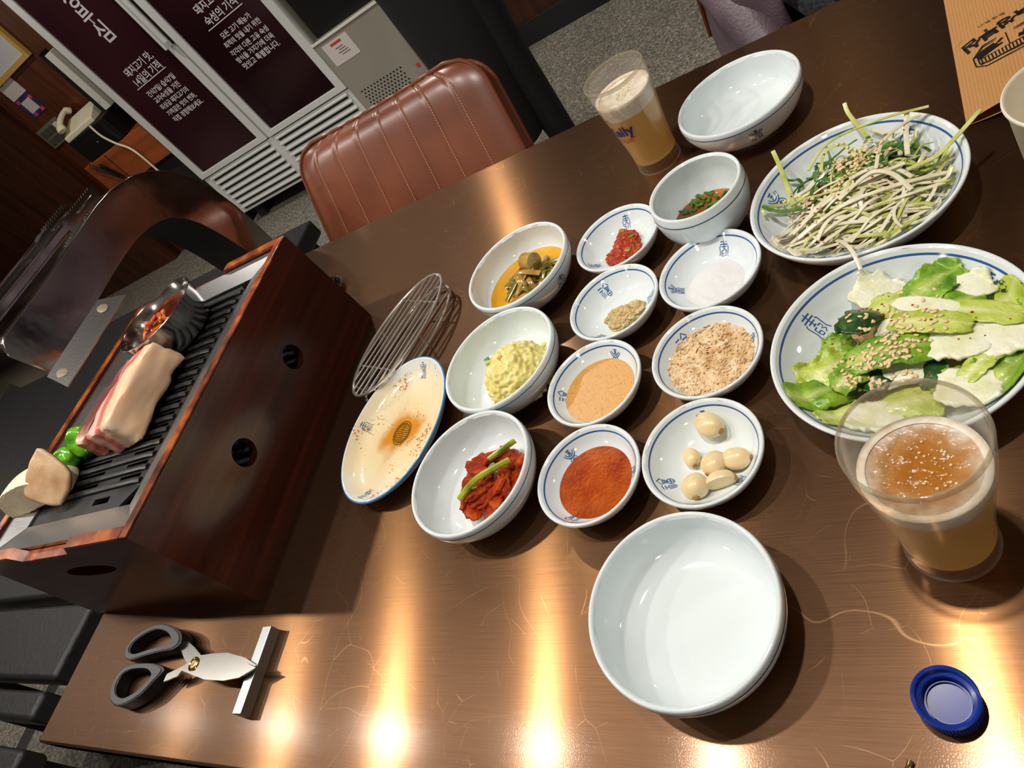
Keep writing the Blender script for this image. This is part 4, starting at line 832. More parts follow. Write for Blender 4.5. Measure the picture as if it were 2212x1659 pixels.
M_lw = leafmat('cabbage_white', rgb(228, 230, 186), rgb(240, 241, 214), rgb(247, 248, 234)); M_ll = leafmat('cabbage_lime', rgb(158, 180, 50), rgb(188, 204, 84), rgb(214, 222, 130), rgb(226, 230, 170))
M_lg = leafmat('cabbage_green', rgb(78, 128, 22), rgb(122, 168, 38), rgb(168, 198, 72), rgb(196, 208, 116)); M_ld = leafmat('dark_green_leaf', rgb(22, 52, 20), rgb(36, 76, 28), rgb(62, 108, 42))
t = food('cabbage_salad', 'dressed green and white cabbage leaf salad topped with sesame', 'O')
M_dr = pm('pale_dressing', rgb(226, 190, 130), .06, coat=.4); pool(t, PL_I, .050, M_dr, 'dressing')
SV, SF = [], []
def leaf(x, y, z, l, w_, ang, mt, curl=.4, ruf=.12, tilt=0.0, seed=1, roll=0.0):
    nu, nv = 26, 20
    M = Matrix.Translation((x, y, z)) @ Matrix.Rotation(ang, 4, 'Z') @ Matrix.Rotation(tilt, 4, 'Y') @ Matrix.Rotation(roll, 4, 'X')
    def fn(u, v):
        s = 2 * u - 1; q = 2 * v - 1; wid = w_ / 2 * (1 - .35 * s ** 4 + .12 * N3((s * 2, seed, 0), 1.7, seed))
        X = s * l / 2 * (1 + .10 * N3((q * 2, seed, 3), 1.5, seed)); Y = q * wid
        e = max(abs(q), abs(s)) ** 3
        Z = -curl * (s * l / 2) ** 2 / l - curl * .5 * Y * Y / w_ + ruf * w_ * ((.25 + .6 * e) * N3((X, Y, seed), 110, seed) + .35 * e * N3((X, Y, seed), 330, seed + 2))
        X += .05 * l * e * N3((X, Y, seed), 260, seed); Y += .08 * w_ * e * N3((X, Y, seed), 260, seed + 7)
        p = M @ Vector((X, Y, Z)); r = math.hypot(p.x, p.y)
        if r > .0775: p.x *= .0775 / r; p.y *= .0775 / r; r = .0775
        p.z = max(p.z, ev(PL_I, 0, r) + .0026); return p
    mb = MB().grid(fn, nu, nv); n0 = len(SV); SV.extend(Vector(v) for v in mb.v); SF.extend([tuple(i + n0 for i in f) for f in mb.f])
    o = mb.build('cabbage_leaf', mt, t, auto=180); uvl = o.data.uv_layers.new(name='UVMap')
    for lp in o.data.loops: uvl.data[lp.index].uv = ((lp.vertex_index % nu) / (nu - 1), (lp.vertex_index // nu) / (nv - 1))
    so = o.modifiers.new('thickness', 'SOLIDIFY'); so.thickness = .0026 if mt is M_lw else .0006; so.offset = -1
    return o
for i, a in enumerate((
    (-.006, .055, .021, .036, .030, -.5, M_lw, .15, .04, .25), (.029, .045, .030, .042, .030, .6, M_lg, .5, .25), (.047, .035, .026, .030, .024, .2, M_lw, .2, .05), (.053, .021, .026, .032, .024, 1.0, M_ld, .5, .3), (.062, .012, .027, .040, .030, .9, M_ll, .4, .2),
    (-.002, .038, .026, .036, .024, .3, M_ll, .4, .2), (.036, .020, .030, .04, .028, .3, M_lg, .4, .2), (.049, .007, .035, .052, .017, -.45, M_ll, .2, .06), (.022, .021, .036, .044, .013, -.5, M_lw, .2, .05), (.021, .005, .038, .050, .018, -.35, M_ll, .25, .08),
    (-.018, .029, .034, .042, .026, 1.1, M_ld, .7, .08, .5), (.033, -.012, .033, .036, .026, -.15, M_lw, .1, .03), (.055, -.014, .030, .036, .028, .0, M_lw, .25, .05), (-.038, .013, .024, .026, .022, .4, M_lg, .8, .4), (-.044, -.006, .025, .044, .030, .5, M_ll, .6, .3),
    (-.055, -.026, .025, .048, .027, .25, M_lg, .8, .15), (-.016, -.020, .026, .028, .026, .9, M_ld, .6, .3), (.002, -.022, .027, .038, .022, .1, M_lw, .3, .03), (.046, -.027, .031, .040, .015, .75, M_ll, .3, .08), (.054, -.038, .028, .038, .036, .8, M_lg, .7, .4),
    (.034, -.045, .026, .036, .026, -.3, M_lw, .2, .04), (-.042, -.043, .018, .030, .022, .6, M_ll, .5, .3), (.016, -.027, .027, .022, .020, .4, M_ld, .6, .3), (.025, -.034, .026, .026, .016, .2, M_lg, .5, .2), (-.058, -.002, .018, .022, .020, .2, M_ll, .5, .3),
    (-.004, -.010, .037, .058, .026, .0, M_lg, .5, .12), (-.030, -.015, .029, .034, .024, .8, M_lg, .6, .35), (.008, .012, .030, .040, .030, .5, M_lw, .3, .05), (.0, -.045, .022, .04, .03, .2, M_ll, .5, .2), (-.02, -.052, .019, .036, .026, -.2, M_lw, .2, .05), (.066, .0, .026, .03, .024, 1.4, M_lg, .6, .3))):
    leaf(*a, seed=i * 3.1 + 1) if len(a) == 9 else leaf(*a[:9], tilt=a[9], seed=i * 3.1 + 1)
bv = BVHTree.FromPolygons(SV, SF)
random.seed(41)
seeds(t, 0, 0, [(-.010, -.006, .008), (-.006, -.010, .007), (.004, -.002, .009), (.018, .010, .012), (.002, -.008, .010), (-.015, .028, .008), (-.026, -.022, .006), (-.016, -.022, .006), (.004, .022, .010)], 190, bv)
flecks(t, M_chil, 110, .064, bv)
# ------------------------------------------------------------------ drinks
GL_O = smooth_prof([(0, 0), (.0238, 0), (.0248, .0015), (.0252, .006), (.0250, .016), (.0258, .032), (.0284, .058), (.0316, .083), (.0338, .104), (.0342, .117)])
GL_R = [(.0341, .1190), (.0337, .1198), (.0331, .1198), (.0327, .1190)]
GL_I = smooth_prof([(.0327, .1190), (.0325, .104), (.0304, .083), (.0273, .058), (.0247, .032), (.0240, .018), (.0225, .0125), (0, .0115)])
M_gl = thin_glass('beer_glass', (.97, .97, .95, 1), .05, .11, (.92, .88, .82, 1))
M_beer = thin_glass('beer_liquid', (.995, .86, .40, 1), .04, .62, (1.0, .66, .07, 1))
M_foam = pm('beer_foam', rgb(236, 224, 206), .5, var=(120, 3, [(.35, rgb(226, 206, 178)), (.65, rgb(244, 236, 224))]), bump=(500, .4, .0008), sss=.2)
M_top = pm('beer_surface', rgb(206, 132, 50), .08, coat=.6, var=(38, 4, [(.38, rgb(190, 106, 26)), (.55, rgb(206, 144, 78)), (.72, rgb(228, 200, 168))]), bump=(160, .35, .0015))
def foam_top_mat():
    m = pm('beer_top', rgb(206, 132, 50), .07, coat=.6, bump=(190, .6, .002)); nt = m.node_tree; N = nt.nodes.new; L = nt.links.new; b = nt.nodes['Principled BSDF']
    tc = N('ShaderNodeTexCoord'); n = N('ShaderNodeTexNoise'); n.inputs['Scale'].default_value = 120; n.inputs['Detail'].default_value = 5; L(tc.outputs['Object'], n.inputs[0])
    sx = N('ShaderNodeVectorMath'); sx.operation = 'MULTIPLY'; sx.inputs[1].default_value = (1, 1, 0); L(tc.outputs['Object'], sx.inputs[0]); ln = N('ShaderNodeVectorMath'); ln.operation = 'LENGTH'; L(sx.outputs[0], ln.inputs[0])
    ad = N('ShaderNodeMath'); ad.operation = 'MULTIPLY_ADD'; ad.inputs[1].default_value = .022; L(n.outputs['Fac'], ad.inputs[0]); L(ln.outputs['Value'], ad.inputs[2])
    cr = N('ShaderNodeValToRGB'); e = cr.color_ramp.elements; e[0].position = .020; e[0].color = rgb(172, 108, 40); e[1].position = .043; e[1].color = rgb(236, 226, 216)
    for p, c in ((.030, rgb(184, 132, 76)), (.037, rgb(206, 180, 152))): x = e.new(p); x.color = c
    L(ad.outputs[0], cr.inputs[0]); L(cr.outputs[0], b.inputs['Base Color']); return m
M_top = foam_top_mat()
M_bub = pm('bubbles', rgb(250, 226, 160), .15, coat=.5); M_logo = pm('navy_print', rgb(44, 48, 116), .35); M_logor = pm('red_print', rgb(200, 52, 40), .35)
M_rim = thin_glass('glass_rim', (.86, .83, .74, 1), .05, .30, (.62, .56, .44, 1)); M_fbub = pm('foam_bubble', rgb(236, 214, 176), .05, coat=1)
def beer_glass(x, y, lab, zl, zf, logo, nb, seed):
    t = thing('beer_glass', lab, 'glass', (x, y, 0))
    MB().lathe(GL_O + GL_R + GL_I, seg=72).build('glass_wall', M_gl, t, auto=180)
    ip = [(r - .0003, z) for r, z in GL_I if z < zl]; rt = ev(GL_I, 1, zl) - .0003
    lq = MB().lathe([(rt, zl)] + ip + [(0, .0118)], seg=64).build('beer', M_beer, t, auto=180)
    fo = [(ev(GL_I, 1, zl + (zf - zl) * k / 5) - .00025, zl + (zf - zl) * k / 5) for k in range(6)]
    MB().lathe(fo + [(fo[-1][0] - .004, zf - .0012)], seg=64).build('foam_collar', M_foam, t, auto=180)
    def top(u, v):
        a = u * 2 * PI; r = (fo[-1][0] - .0008) * v; p = (r * math.cos(a), r * math.sin(a), 0); return (p[0], p[1], zf - .0028 + .0020 * v ** 6 + .0006 * N3(p, 190, seed) * (1 - v ** 4))
    MB().grid(top, 64, 24, True).build('foam_top', M_top if logo[0] > 0 else M_foam, t)
    MB().lathe([(.03415, .1165), (.0346, .1185), (.0342, .1203), (.0334, .1210), (.0326, .1203), (.0323, .1185)], seg=72).build('thick_rim', M_rim, t, auto=180)
    random.seed(seed); mb = MB()
    for k in range(60):
        q = random.choice(((.008, .004), (-.004, -.006), (.010, -.010), (-.012, .006), (.002, .012))); x_, y_ = random.gauss(q[0], .004), random.gauss(q[1], .004); s_ = random.uniform(.0003, .0009); c = Vector((x_, y_, zf - .0024))
        if math.hypot(x_, y_) < .024: mb.lathe([(s_ * math.cos(PI * .5 * j / 3), s_ * .8 * math.sin(PI * .5 * j / 3)) for j in range(3)] + [(0, s_ * .8)], c.x, c.y, c.z, 8)
    mb.build('foam_bubbles', M_fbub, t, auto=180)['kind'] = 'stuff'
    mb = MB()
    for k in range(nb):
        z = .02 + (zl - .022) * random.random() ** .7; r = ev(GL_I, 1, z) - .0012; a = random.uniform(0, 6.28); s = random.uniform(.0003, .0008)
        c = Vector((r * math.cos(a), r * math.sin(a), z)); mb.add([c + Vector(d) * s for d in ((1, 0, 0), (-1, 0, 0), (0, 1, 0), (0, -1, 0), (0, 0, 1), (0, 0, -1))], [(0, 2, 4), (2, 1, 4), (1, 3, 4), (3, 0, 4), (2, 0, 5), (1, 2, 5), (3, 1, 5), (0, 3, 5)])
    o = mb.build('bubbles', M_bub, lq); o['kind'] = 'stuff'
    me = text_mesh('Kelly', .0180, bold=.0006); th = math.radians(logo[1])
    for v in me.vertices:
        z = .066 + v.co.y + v.co.x * .10; r = ev(GL_O, 1, z) + .0003; a = th + v.co.x / r; v.co = Vector((r * math.cos(a), r * math.sin(a), z))
    obj('printed_logo', me, M_logo, t, smooth=False)
    mb = MB()
    def Sg(u, v): z = .066 + v; r = ev(GL_O, 1, z) + .0003; a = th + u / r; return (r * math.cos(a), r * math.sin(a), z)
    ribbons(mb, [[(-.016, -.0105), (-.006, -.0125), (.006, -.0118), (.016, -.0085)], [(-.010, -.0145), (.002, -.0152), (.012, -.0128)]], Sg, .0012)
    for du, dv in ((-.0085, .0185), (-.0058, .0185), (-.0085, .0158), (-.0058, .0158)): ribbons(mb, [[(du - .0010, dv), (du + .0010, dv)]], Sg, .0020)
    mb.build('printed_ornament', M_logor, t, smooth=False, fix=False)
beer_glass(-.2405, .7030, 'full beer glass with a foam head at the far table edge', .080, .098, (0, -123), 420, 3)
beer_glass(-.0298, .2065, 'beer glass seen from above in front of the cabbage salad', .076, .090, (1, 68), 200, 6)
# paper cup
pc = thing('paper_cup', 'plain white paper cup at the right edge standing before the kraft bag', 'cup', (.0965, .4675, 0))
M_pap = pm('white_paper', rgb(232, 224, 206), .6)
MB().lathe([(0, .004), (.0265, .004), (.0270, 0), (.0280, 0), (.0400, .083), (.0412, .0835), (.0420, .0848), (.0418, .0862), (.0408, .0868), (.0397, .0860), (.0392, .0845), (.0268, .008), (0, .007)], seg=64).build('cup_wall', M_pap, pc, auto=60)
# kraft bag lying flat
bg = thing('kraft_paper_bag', 'brown kraft paper bag with black printed lettering and hut drawing', 'paper bag', (.042, .571, 0), math.radians(-4.4))
def kraft():
    m = pm('kraft_paper', rgb(188, 138, 84), .42, coat=.15, crough=.3); nt = m.node_tree; N = nt.nodes.new; L = nt.links.new; b = nt.nodes['Principled BSDF']
    tc = N('ShaderNodeTexCoord'); wv = N('ShaderNodeTexWave'); wv.inputs['Scale'].default_value = 120; wv.inputs['Distortion'].default_value = 1.2; wv.bands_direction = 'X'; L(tc.outputs['Object'], wv.inputs[0])
    cr = N('ShaderNodeValToRGB'); cr.color_ramp.elements[0].color = rgb(182, 132, 80); cr.color_ramp.elements[1].color = rgb(196, 146, 92); L(wv.outputs['Fac'], cr.inputs[0]); L(cr.outputs[0], b.inputs['Base Color']); return m
M_kr = kraft()
BW, BL = .185, .285
def bagz(x, y):
    u, v = x / BW, y / BL; base = .0060 + .016 * math.sin(PI * min(1, max(0, u))) * (1 - .5 * v) + .0018 * N3((x, y, 0), 24, 2) + .0012 * N3((x, y, 0), 60, 5)
    k = min(1, u / .06, (1 - u) / .06); base = .0042 + (base - .0042) * max(0, k)
    return base + .006 * math.exp(-((u - .35) / .2) ** 2) * math.exp(-(v / .06) ** 2)
top_ = lambda u, v: (BW * u, BL * v, bagz(BW * u, BL * v))
bot_ = lambda u, v: (BW * u, BL * v, max(.0006, min(bagz(BW * u, BL * v) - .002, .0006 + .012 * math.exp(-((u - .35) / .2) ** 2) * math.exp(-(v / .08) ** 2))))
o = MB().grid(top_, 40, 56).build('top_sheet', M_kr, bg); o = MB().grid(bot_, 40, 56).build('bottom_sheet', M_kr, bg)
for uu in (0, 1): MB().grid(lambda u, v, uu=uu: Vector(top_(uu, v)).lerp(Vector(bot_(uu, v)), u), 3, 56).build('side_fold', M_kr, bg)
M_ink = pm('black_ink', rgb(22, 20, 20), .45)
def on_bag(me, name, cx, cy, rot, bold=0):
    c, s = math.cos(rot), math.sin(rot)
    for v in me.vertices:
        x = cx + v.co.x * c - v.co.y * s; y = cy + v.co.x * s + v.co.y * c; v.co = Vector((x, y, bagz(x, y) + .0005))
    return obj(name, me, M_ink, bg, smooth=False)
rt = math.radians(180 + 14)
def tobag(wx, wy): dx, dy = wx - .042, wy - .571; a = math.radians(4.4); return dx * math.cos(a) - dy * math.sin(a), dx * math.sin(a) + dy * math.cos(a)
for ch, wx, wy, sz in (('심', .0632, .668, .0165), ('부', .0768, .6705, .0165), ('성', .0908, .6735, .0165), ('숙', .1046, .676, .0165)):
    bm = text_mesh(ch, sz, bold=.0006); on_bag(bm, 'printed_letter', *tobag(wx, wy), rt)
for ch, wx, wy in (('心', .0745, .6865), ('負', .0795, .6870), ('成', .0850, .6877), ('熟', .0905, .6884)): on_bag(text_mesh(ch, .0046), 'printed_letter', *tobag(wx, wy), rt)
mb = MB()
def Sb(u, v):          # hut drawing, metres in the bag's own frame, centre of the drawing
    wx, wy = .086 - u, .641 - v; x, y = tobag(wx, wy); return (x, y, bagz(x, y) + .0006)
H = lambda *p: [(a / 1000, b / 1000) for a, b in p]
ribbons(mb, [H((-25, -4), (-25, 9), (-18, 15), (18, 15), (25, 9), (25, -4), (16, -16), (-16, -16), (-25, -4)), H((-22, -3), (-22, 8), (-16, 11), (16, 11), (22, 8), (22, -3))], Sb, .0011)
ribbons(mb, [H((-21, 2), (21, 2)), H((-22, 10), (22, 10))], Sb, .0008)
ribbons(mb, [H((-20 + k * 2.5, 2.5), (-20 + k * 2.5, 9.5)) for k in range(17)], Sb, .0010)
ribbons(mb, [H((-1, -15), (-1, 2)), H((-24, -4), (-16, -14), (16, -14), (24, -4))], Sb, .0009)
ribbons(mb, [H((22, -4), (16, -7), (8, -8)), H((22, -1.5), (14, -4), (6, -6))], Sb, .0062)
ribbons(mb, [H((6, -8), (2, -11)), H((8, -4), (3, -4.5))], Sb, .0022)
ribbons(mb, [H((-22, -2), (-12, -6)), H((-20, 0), (-8, -3))], Sb, .004)
ribbons(mb, [H((33, -38), (27, -42)), H((-33, -46), (-40, -50))], Sb, .0003)
mb.build('printed_hut', M_ink, bg, smooth=False, fix=False)['kind'] = 'stuff'
#@@BACK
# ------------------------------------------------------------------ brown leather chairs
def leather_chair(lab, cx, yb, zb, yt, zt, wb, wt, cxt, seams, back_h=None):
    c = thing('leather_chair', lab, 'chair', (cx, (yb + yt) / 2, ZF), group='brown leather dining chairs')
    inv = Matrix.Translation((-cx, -(yb + yt) / 2, -ZF))
    def cp_(o): o.parent = c; o.matrix_parent_inverse = inv; return o
    A = Vector((0, yb, zb)); B = Vector((0, yt, zt)); up = (B - A); H = up.length; up.normalize(); nr = Vector((0, -up.z, up.y)); rr = .055
    def front(u, v, off=0.0):
        h = v * H; s = 2 * u - 1; W = (wb + (wt - wb) * v) / 2
        k = h - (H - rr)
        ww = W if k <= 0 else W - rr + math.sqrt(max(rr * rr - k * k, 0)) * 1.0
        x = cx + (cxt - cx) * v + s * ww
        ph = (u * seams) % 1.0; d = min(ph, 1 - ph)
        bul = .026 * (1 - abs(s) ** 6) * (1 - max(0, 2 * v - 1) ** 8) - .0035 * math.exp(-(d / .05) ** 2) * (1 if .02 < u < .98 else 0)
        return Vector((x, 0, 0)) + A + up * h + nr * (bul + off - .012 * s * s * -1)
    cp_(MB().grid(front, 97, 36).build('backrest_cushion', M_leather, auto=180))
    cp_(MB().grid(lambda u, v: Vector((cx + (cxt - cx) * v + (2 * u - 1) * ((wb + (wt - wb) * v) / 2 if v * H <= H - rr else (wb + (wt - wb) * v) / 2 - rr + math.sqrt(max(rr * rr - (v * H - H + rr) ** 2, 0))), 0, 0)) + A + up * (v * H) + nr * (-.03 + .012 * (2 * u - 1) ** 2), 33, 36).build('backrest_shell', M_leather, auto=180))
    edge = [(0, v / 30) for v in range(31)] + [(u / 40, 1) for u in range(1, 40)] + [(1, 1 - v / 30) for v in range(31)]
    P1 = [front(u, v) for u, v in edge]; P2 = [front(u, v) + nr * (-.03) for u, v in edge]
    mb = MB(); n = len(P1); mb.add(P1 + P2, [(k, k + 1, n + k + 1, n + k) for k in range(n - 1)]); cp_(mb.build('side_band', M_leather, auto=180))
    cp_(MB().tube([p + nr * .001 for p in P1], .0038, 8).build('piping', M_piping)); cp_(MB().tube([p for p in P2], .0038, 8).build('piping', M_piping))
    for k in range(1, seams):
        mb = MB(); m = 46
        for j in range(m):
            v0 = .0 + .93 * (j + .15) / m; v1 = .0 + .93 * (j + .8) / m
            mb.tube([front(k / seams + .0012, v0, .0010), front(k / seams + .0012, v1, .0010)], .0007, 5)
        o = cp_(mb.build('stitching', M_thread)); o['kind'] = 'stuff'
    ys = yb - .46
    cp_(MB().box(cx - wb / 2, cx + wb / 2, ys, yb + .01, -.33, -.25).build('seat', M_leather, bevel=.02, bseg=4))
    for x in (cx - wb / 2 + .03, cx + wb / 2 - .03):
        for y in (ys + .03, yb - .03): cp_(MB().tube([(x, y, -.33), (x, y, ZF)], .014, 10).build('leg', M_blackm))
    for x in (cx - wb / 2 + .06, cx + wb / 2 - .06): cp_(MB().tube([(x, yb - .01, -.30), (x, yb + .02, -.18), (x, yb + .03, zb)], .012, 8).build('back_strut', M_blackm))
leather_chair('brown leather chair with stitched back pushed up to the far table side', -.712, .905, -.085, 1.035, .102, .455, .425, -.735, 8)
leather_chair('brown leather chair carrying the person in the mauve jacket', -.030, 1.34, -.20, 1.44, .14, .46, .44, -.030, 8)

# ------------------------------------------------------------------ people
M_skin = pm('skin', rgb(206, 158, 130), .5, sss=.1); M_hair = pm('black_hair', (.012, .01, .009, 1), .45); M_blackc = pm('black_cloth', (.006, .006, .0065, 1), .85)
M_grey = pm('grey_knit', rgb(96, 98, 108), .8, bump=(500, .4, .001), var=(200, 3, [(.35, rgb(78, 80, 90)), (.65, rgb(116, 118, 126))])); M_jean = pm('dark_jeans', rgb(40, 44, 58), .8)
M_mauve = pm('mauve_leather', rgb(92, 78, 88), .4, coat=.15, crough=.3, var=(9, 3, [(.3, rgb(72, 60, 70)), (.7, rgb(112, 96, 106))]), bump=(240, .6, .002))
def skinned(name, joints, bones, root, mats, pick, parent):
    me = bpy.data.meshes.new(name); ks = list(joints); idx = {k: i for i, k in enumerate(ks)}
    me.from_pydata([joints[k][0] for k in ks], [(idx[a], idx[b]) for a, b in bones], []); o = bpy.data.objects.new(name, me); COL.objects.link(o)
    sk = o.modifiers.new('skin', 'SKIN'); sk.use_smooth_shade = True
    for k in ks:
        d = me.skin_vertices[0].data[idx[k]]; r = joints[k][1]; d.radius = r if isinstance(r, tuple) else (r, r); d.use_root = (k == root)
    sb = o.modifiers.new('sub', 'SUBSURF'); sb.levels = 2; sb.render_levels = 2
    dg = bpy.context.evaluated_depsgraph_get(); m2 = bpy.data.meshes.new_from_object(o.evaluated_get(dg)); bpy.data.objects.remove(o)
    for m in mats: m2.materials.append(m)
    for p in m2.polygons: p.material_index = pick(p.center); p.use_smooth = True
    b = bpy.data.objects.new(name, m2); COL.objects.link(b); b.parent = parent; return b
def head(par, c, yaw):
    h = bpy.data.objects.new('head', None)
    R3 = Matrix.Translation(c) @ Matrix.Rotation(yaw, 4, 'Z')      # face looks along local -Y
    def hp(v):
        d = Vector(v); z = d.z; k = 1 - .18 * max(0, -z) ** 1.5
        return R3 @ Vector((d.x * .075 * k, d.y * .092 * (1 - .1 * max(0, -z)), z * .115))
    bm = bmesh.new(); bmesh.ops.create_icosphere(bm, subdivisions=4, radius=1)
    for v in bm.verts: v.co = hp(v.co)
    me = bpy.data.meshes.new('head'); bm.to_mesh(me); bm.free(); o = obj('head', me, M_skin, par, auto=180)
    MB().grid(lambda u, v: R3 @ Vector((.0 + .012 * math.sin(u * PI * 2) * (.4 + .6 * v), -.088 - .018 * v * (1 if abs(u - .5) < .3 else .4), .025 - .055 * v)), 12, 6, True).build('nose', M_skin, o)
    for s in (-1, 1):
        obj('eye', blob(.012, .006, .006, 0, 1, 1, 2), M_hair, o, loc=R3 @ Vector((s * .030, -.082, .012)))
        obj('ear', blob(.008, .018, .028, .1, 1, 2, 2), M_skin, o, loc=R3 @ Vector((s * .076, .004, -.005)))
    obj('mouth', blob(.022, .005, .005, 0, 1, 1, 2), pm('lips', rgb(160, 92, 84), .4), o, loc=R3 @ Vector((0, -.083, -.055)))
    bm = bmesh.new(); bmesh.ops.create_icosphere(bm, subdivisions=4, radius=1)
    for v in bm.verts:
        d = v.co.copy(); f = 1.07
        if d.y < -.35 and d.z < .45: f = .9
        if d.z < -.45: f = .88
        v.co = R3 @ Vector((d.x * .079 * f, d.y * .097 * f + .004, d.z * .118 * f + .006))
    me = bpy.data.meshes.new('hair'); bm.to_mesh(me); bm.free(); obj('hair', me, M_hair, par, auto=180)
def hand_bones(J, Bn, wrist, d, side, pre, spread):
    d = Vector(d).normalized(); s = Vector(side).normalized(); w_ = Vector(J[wrist][0]); palm = pre + 'palm'; J[palm] = (w_ + d * .05, (.034, .016)); Bn.append((wrist, palm))
    for k, (o_, L_) in enumerate(((-.026, .062), (-.009, .072), (.009, .067), (.026, .052))):
        a = pre + f'k{k}'; b = pre + f'f{k}'; c = pre + f't{k}'; base = w_ + d * .088 + s * o_
        J[a] = (base, .0092); J[b] = (base + d * L_ * .55 + s * o_ * spread + Vector((0, 0, -.006)), .0085); J[c] = (base + d * L_ + s * o_ * spread * 1.5 + Vector((0, 0, -.02)), .007); Bn += [(palm, a), (a, b), (b, c)]
    a, b = pre + 'th1', pre + 'th2'; J[a] = (w_ + d * .04 - s * .042, .0105); J[b] = (w_ + d * .075 - s * .058, .008); Bn += [(palm, a), (a, b)]
# waiter passing behind the chair
pt = thing('person', 'person in black clothes standing in the aisle behind the leather chair', 'person', (-1.02, 2.02, ZF))
ox, oy = -1.02, 2.02
J = {'pel': ((ox, oy, .17), (.155, .115)), 'wai': ((ox, oy, .34), (.135, .10)), 'che': ((ox, oy, .56), (.165, .115)), 'nb': ((ox, oy, .70), (.10, .075)), 'nk': ((ox, oy - .01, .78), .052), 'hd': ((ox, oy - .01, .84), .05)}
Bn = [('pel', 'wai'), ('wai', 'che'), ('che', 'nb'), ('nb', 'nk'), ('nk', 'hd')]
for s, p in ((-1, 'l'), (1, 'r')):
    J.update({p + 'hip': ((ox + s * .085, oy, .08), .092), p + 'kn': ((ox + s * .072, oy - .01 + .03 * s, -.30), .066), p + 'an': ((ox + s * .07, oy + .02 + .03 * s, -.655), .048), p + 'hee': ((ox + s * .07, oy + .03 + .03 * s, -.69), .038), p + 'toe': ((ox + s * .08, oy - .15 + .03 * s, -.70), (.04, .026)),
              p + 'sh': ((ox + s * .185, oy, .66), .062), p + 'el': ((ox + s * .225, oy + .02, .40), .046), p + 'wr': ((ox + s * .13, oy - .20, .46), .032)})
    Bn += [('pel', p + 'hip'), (p + 'hip', p + 'kn'), (p + 'kn', p + 'an'), (p + 'an', p + 'hee'), (p + 'hee', p + 'toe'), ('nb', p + 'sh'), (p + 'sh', p + 'el'), (p + 'el', p + 'wr')]
    hand_bones(J, Bn, p + 'wr', (s * -.4, -.9, .1), (s * -.2, .1, -1), p, .15)
bd = skinned('body', J, Bn, 'pel', [M_blackc, M_skin], lambda c: 1 if (c.z > .745 or c.y < oy - .20 and c.z > .3) else 0, pt)
pt.location = (0, 0, 0); pt.location = (ox, oy, ZF); bd.matrix_parent_inverse = Matrix.Translation((-ox, -oy, -ZF))
head(bd, Vector((ox, oy - .02, .93)), .6)
def apron(u, v):
    a = u * 2 * PI; z = .36 - .92 * v; k = .150 + .012 * math.sin(PI * min(1, v * 2)) - .075 * max(0, v - .35) / .65
    sh = -.05 * max(0, v - .3)
    return (ox + sh + k * 1.02 * math.cos(a), oy + (.125 - .03 * v) * math.sin(a), z)
MB().grid(apron, 48, 24, True).build('long_apron', M_blackc, bd, auto=180)
# seated guest opposite
ox, oy = .005, 1.17
pt = thing('person', 'seated person in an open mauve leather jacket over a grey knit top', 'person', (ox, oy, ZF))
J = {'pel': ((ox, oy, -.17), (.165, .13)), 'wai': ((ox, oy, .02), (.145, .115)), 'che': ((ox, oy + .01, .22), (.165, .12)), 'nb': ((ox, oy + .01, .36), (.10, .075)), 'nk': ((ox, oy, .43), .05), 'hd': ((ox, oy - .01, .49), .05)}
Bn = [('pel', 'wai'), ('wai', 'che'), ('che', 'nb'), ('nb', 'nk'), ('nk', 'hd')]
for s, p in ((-1, 'l'), (1, 'r')):
    J.update({p + 'hip': ((ox + s * .10, oy - .08, -.18), .085), p + 'kn': ((ox + s * .12, oy - .42, -.165), .064), p + 'an': ((ox + s * .12, oy - .40, -.64), .046), p + 'hee': ((ox + s * .12, oy - .37, -.69), .038), p + 'toe': ((ox + s * .13, oy - .55, -.70), (.04, .026)),
              p + 'sh': ((ox + s * .19, oy + .01, .31), .064), p + 'el': ((ox + s * .225, oy + .04, .07), .05), p + 'wr': ((ox + s * .13, oy - .165, -.125), .032)})
    Bn += [('pel', p + 'hip'), (p + 'hip', p + 'kn'), (p + 'kn', p + 'an'), (p + 'an', p + 'hee'), (p + 'hee', p + 'toe'), ('nb', p + 'sh'), (p + 'sh', p + 'el'), (p + 'el', p + 'wr')]
    hand_bones(J, Bn, p + 'wr', (s * -.2, -1, -.02), (s * 1, -.2, 0), p, .12)
def pick(c):
    if c.z > .395: return 1
    if c.y < oy - .18 and c.z > -.16 and c.z < -.10 and abs(c.x - ox) > .06 and abs(c.x - ox) < .19: return 1
    if c.z < -.10: return 2
    if abs(c.x - ox) > .115: return 3
    return 0
bd = skinned('body', J, Bn, 'pel', [M_grey, M_skin, M_jean, M_mauve], pick, pt); bd.matrix_parent_inverse = Matrix.Translation((-ox, -oy, -ZF))
head(bd, Vector((ox, oy - .03, .58)), 0)
def jack(u, v):
    a = math.radians(-62 + 304 * u) ; z = -.20 + .56 * v                         # open at the front (-Y)
    a0 = a - PI / 2 + math.radians(0)
    rx = .195 - .05 * max(0, v - .8) * 5 + .012 * math.sin(v * 9) + .02 * (1 - v); ry = .165 - .04 * max(0, v - .8) * 5 + .02 * (1 - v)
    an = math.radians(-90 + 28 + 304 * u)
    p = Vector((ox + rx * math.cos(an), oy + .005 + ry * math.sin(an), z)); k = 1 + .05 * N3((an * 2, z * 5, 1), 2.0, 3) + .035 * math.sin(z * 42 + 3 * math.sin(an * 2) + 2 * N3((an, z, 0), 4, 1))
    return Vector((ox + (p.x - ox) * k, oy + (p.y - oy) * k, z + .03 * math.sin(an * 3) * (1 - v)))
j = MB().grid(jack, 120, 60).build('jacket', M_mauve, bd, auto=180); so = j.modifiers.new('s', 'SOLIDIFY'); so.thickness = .004

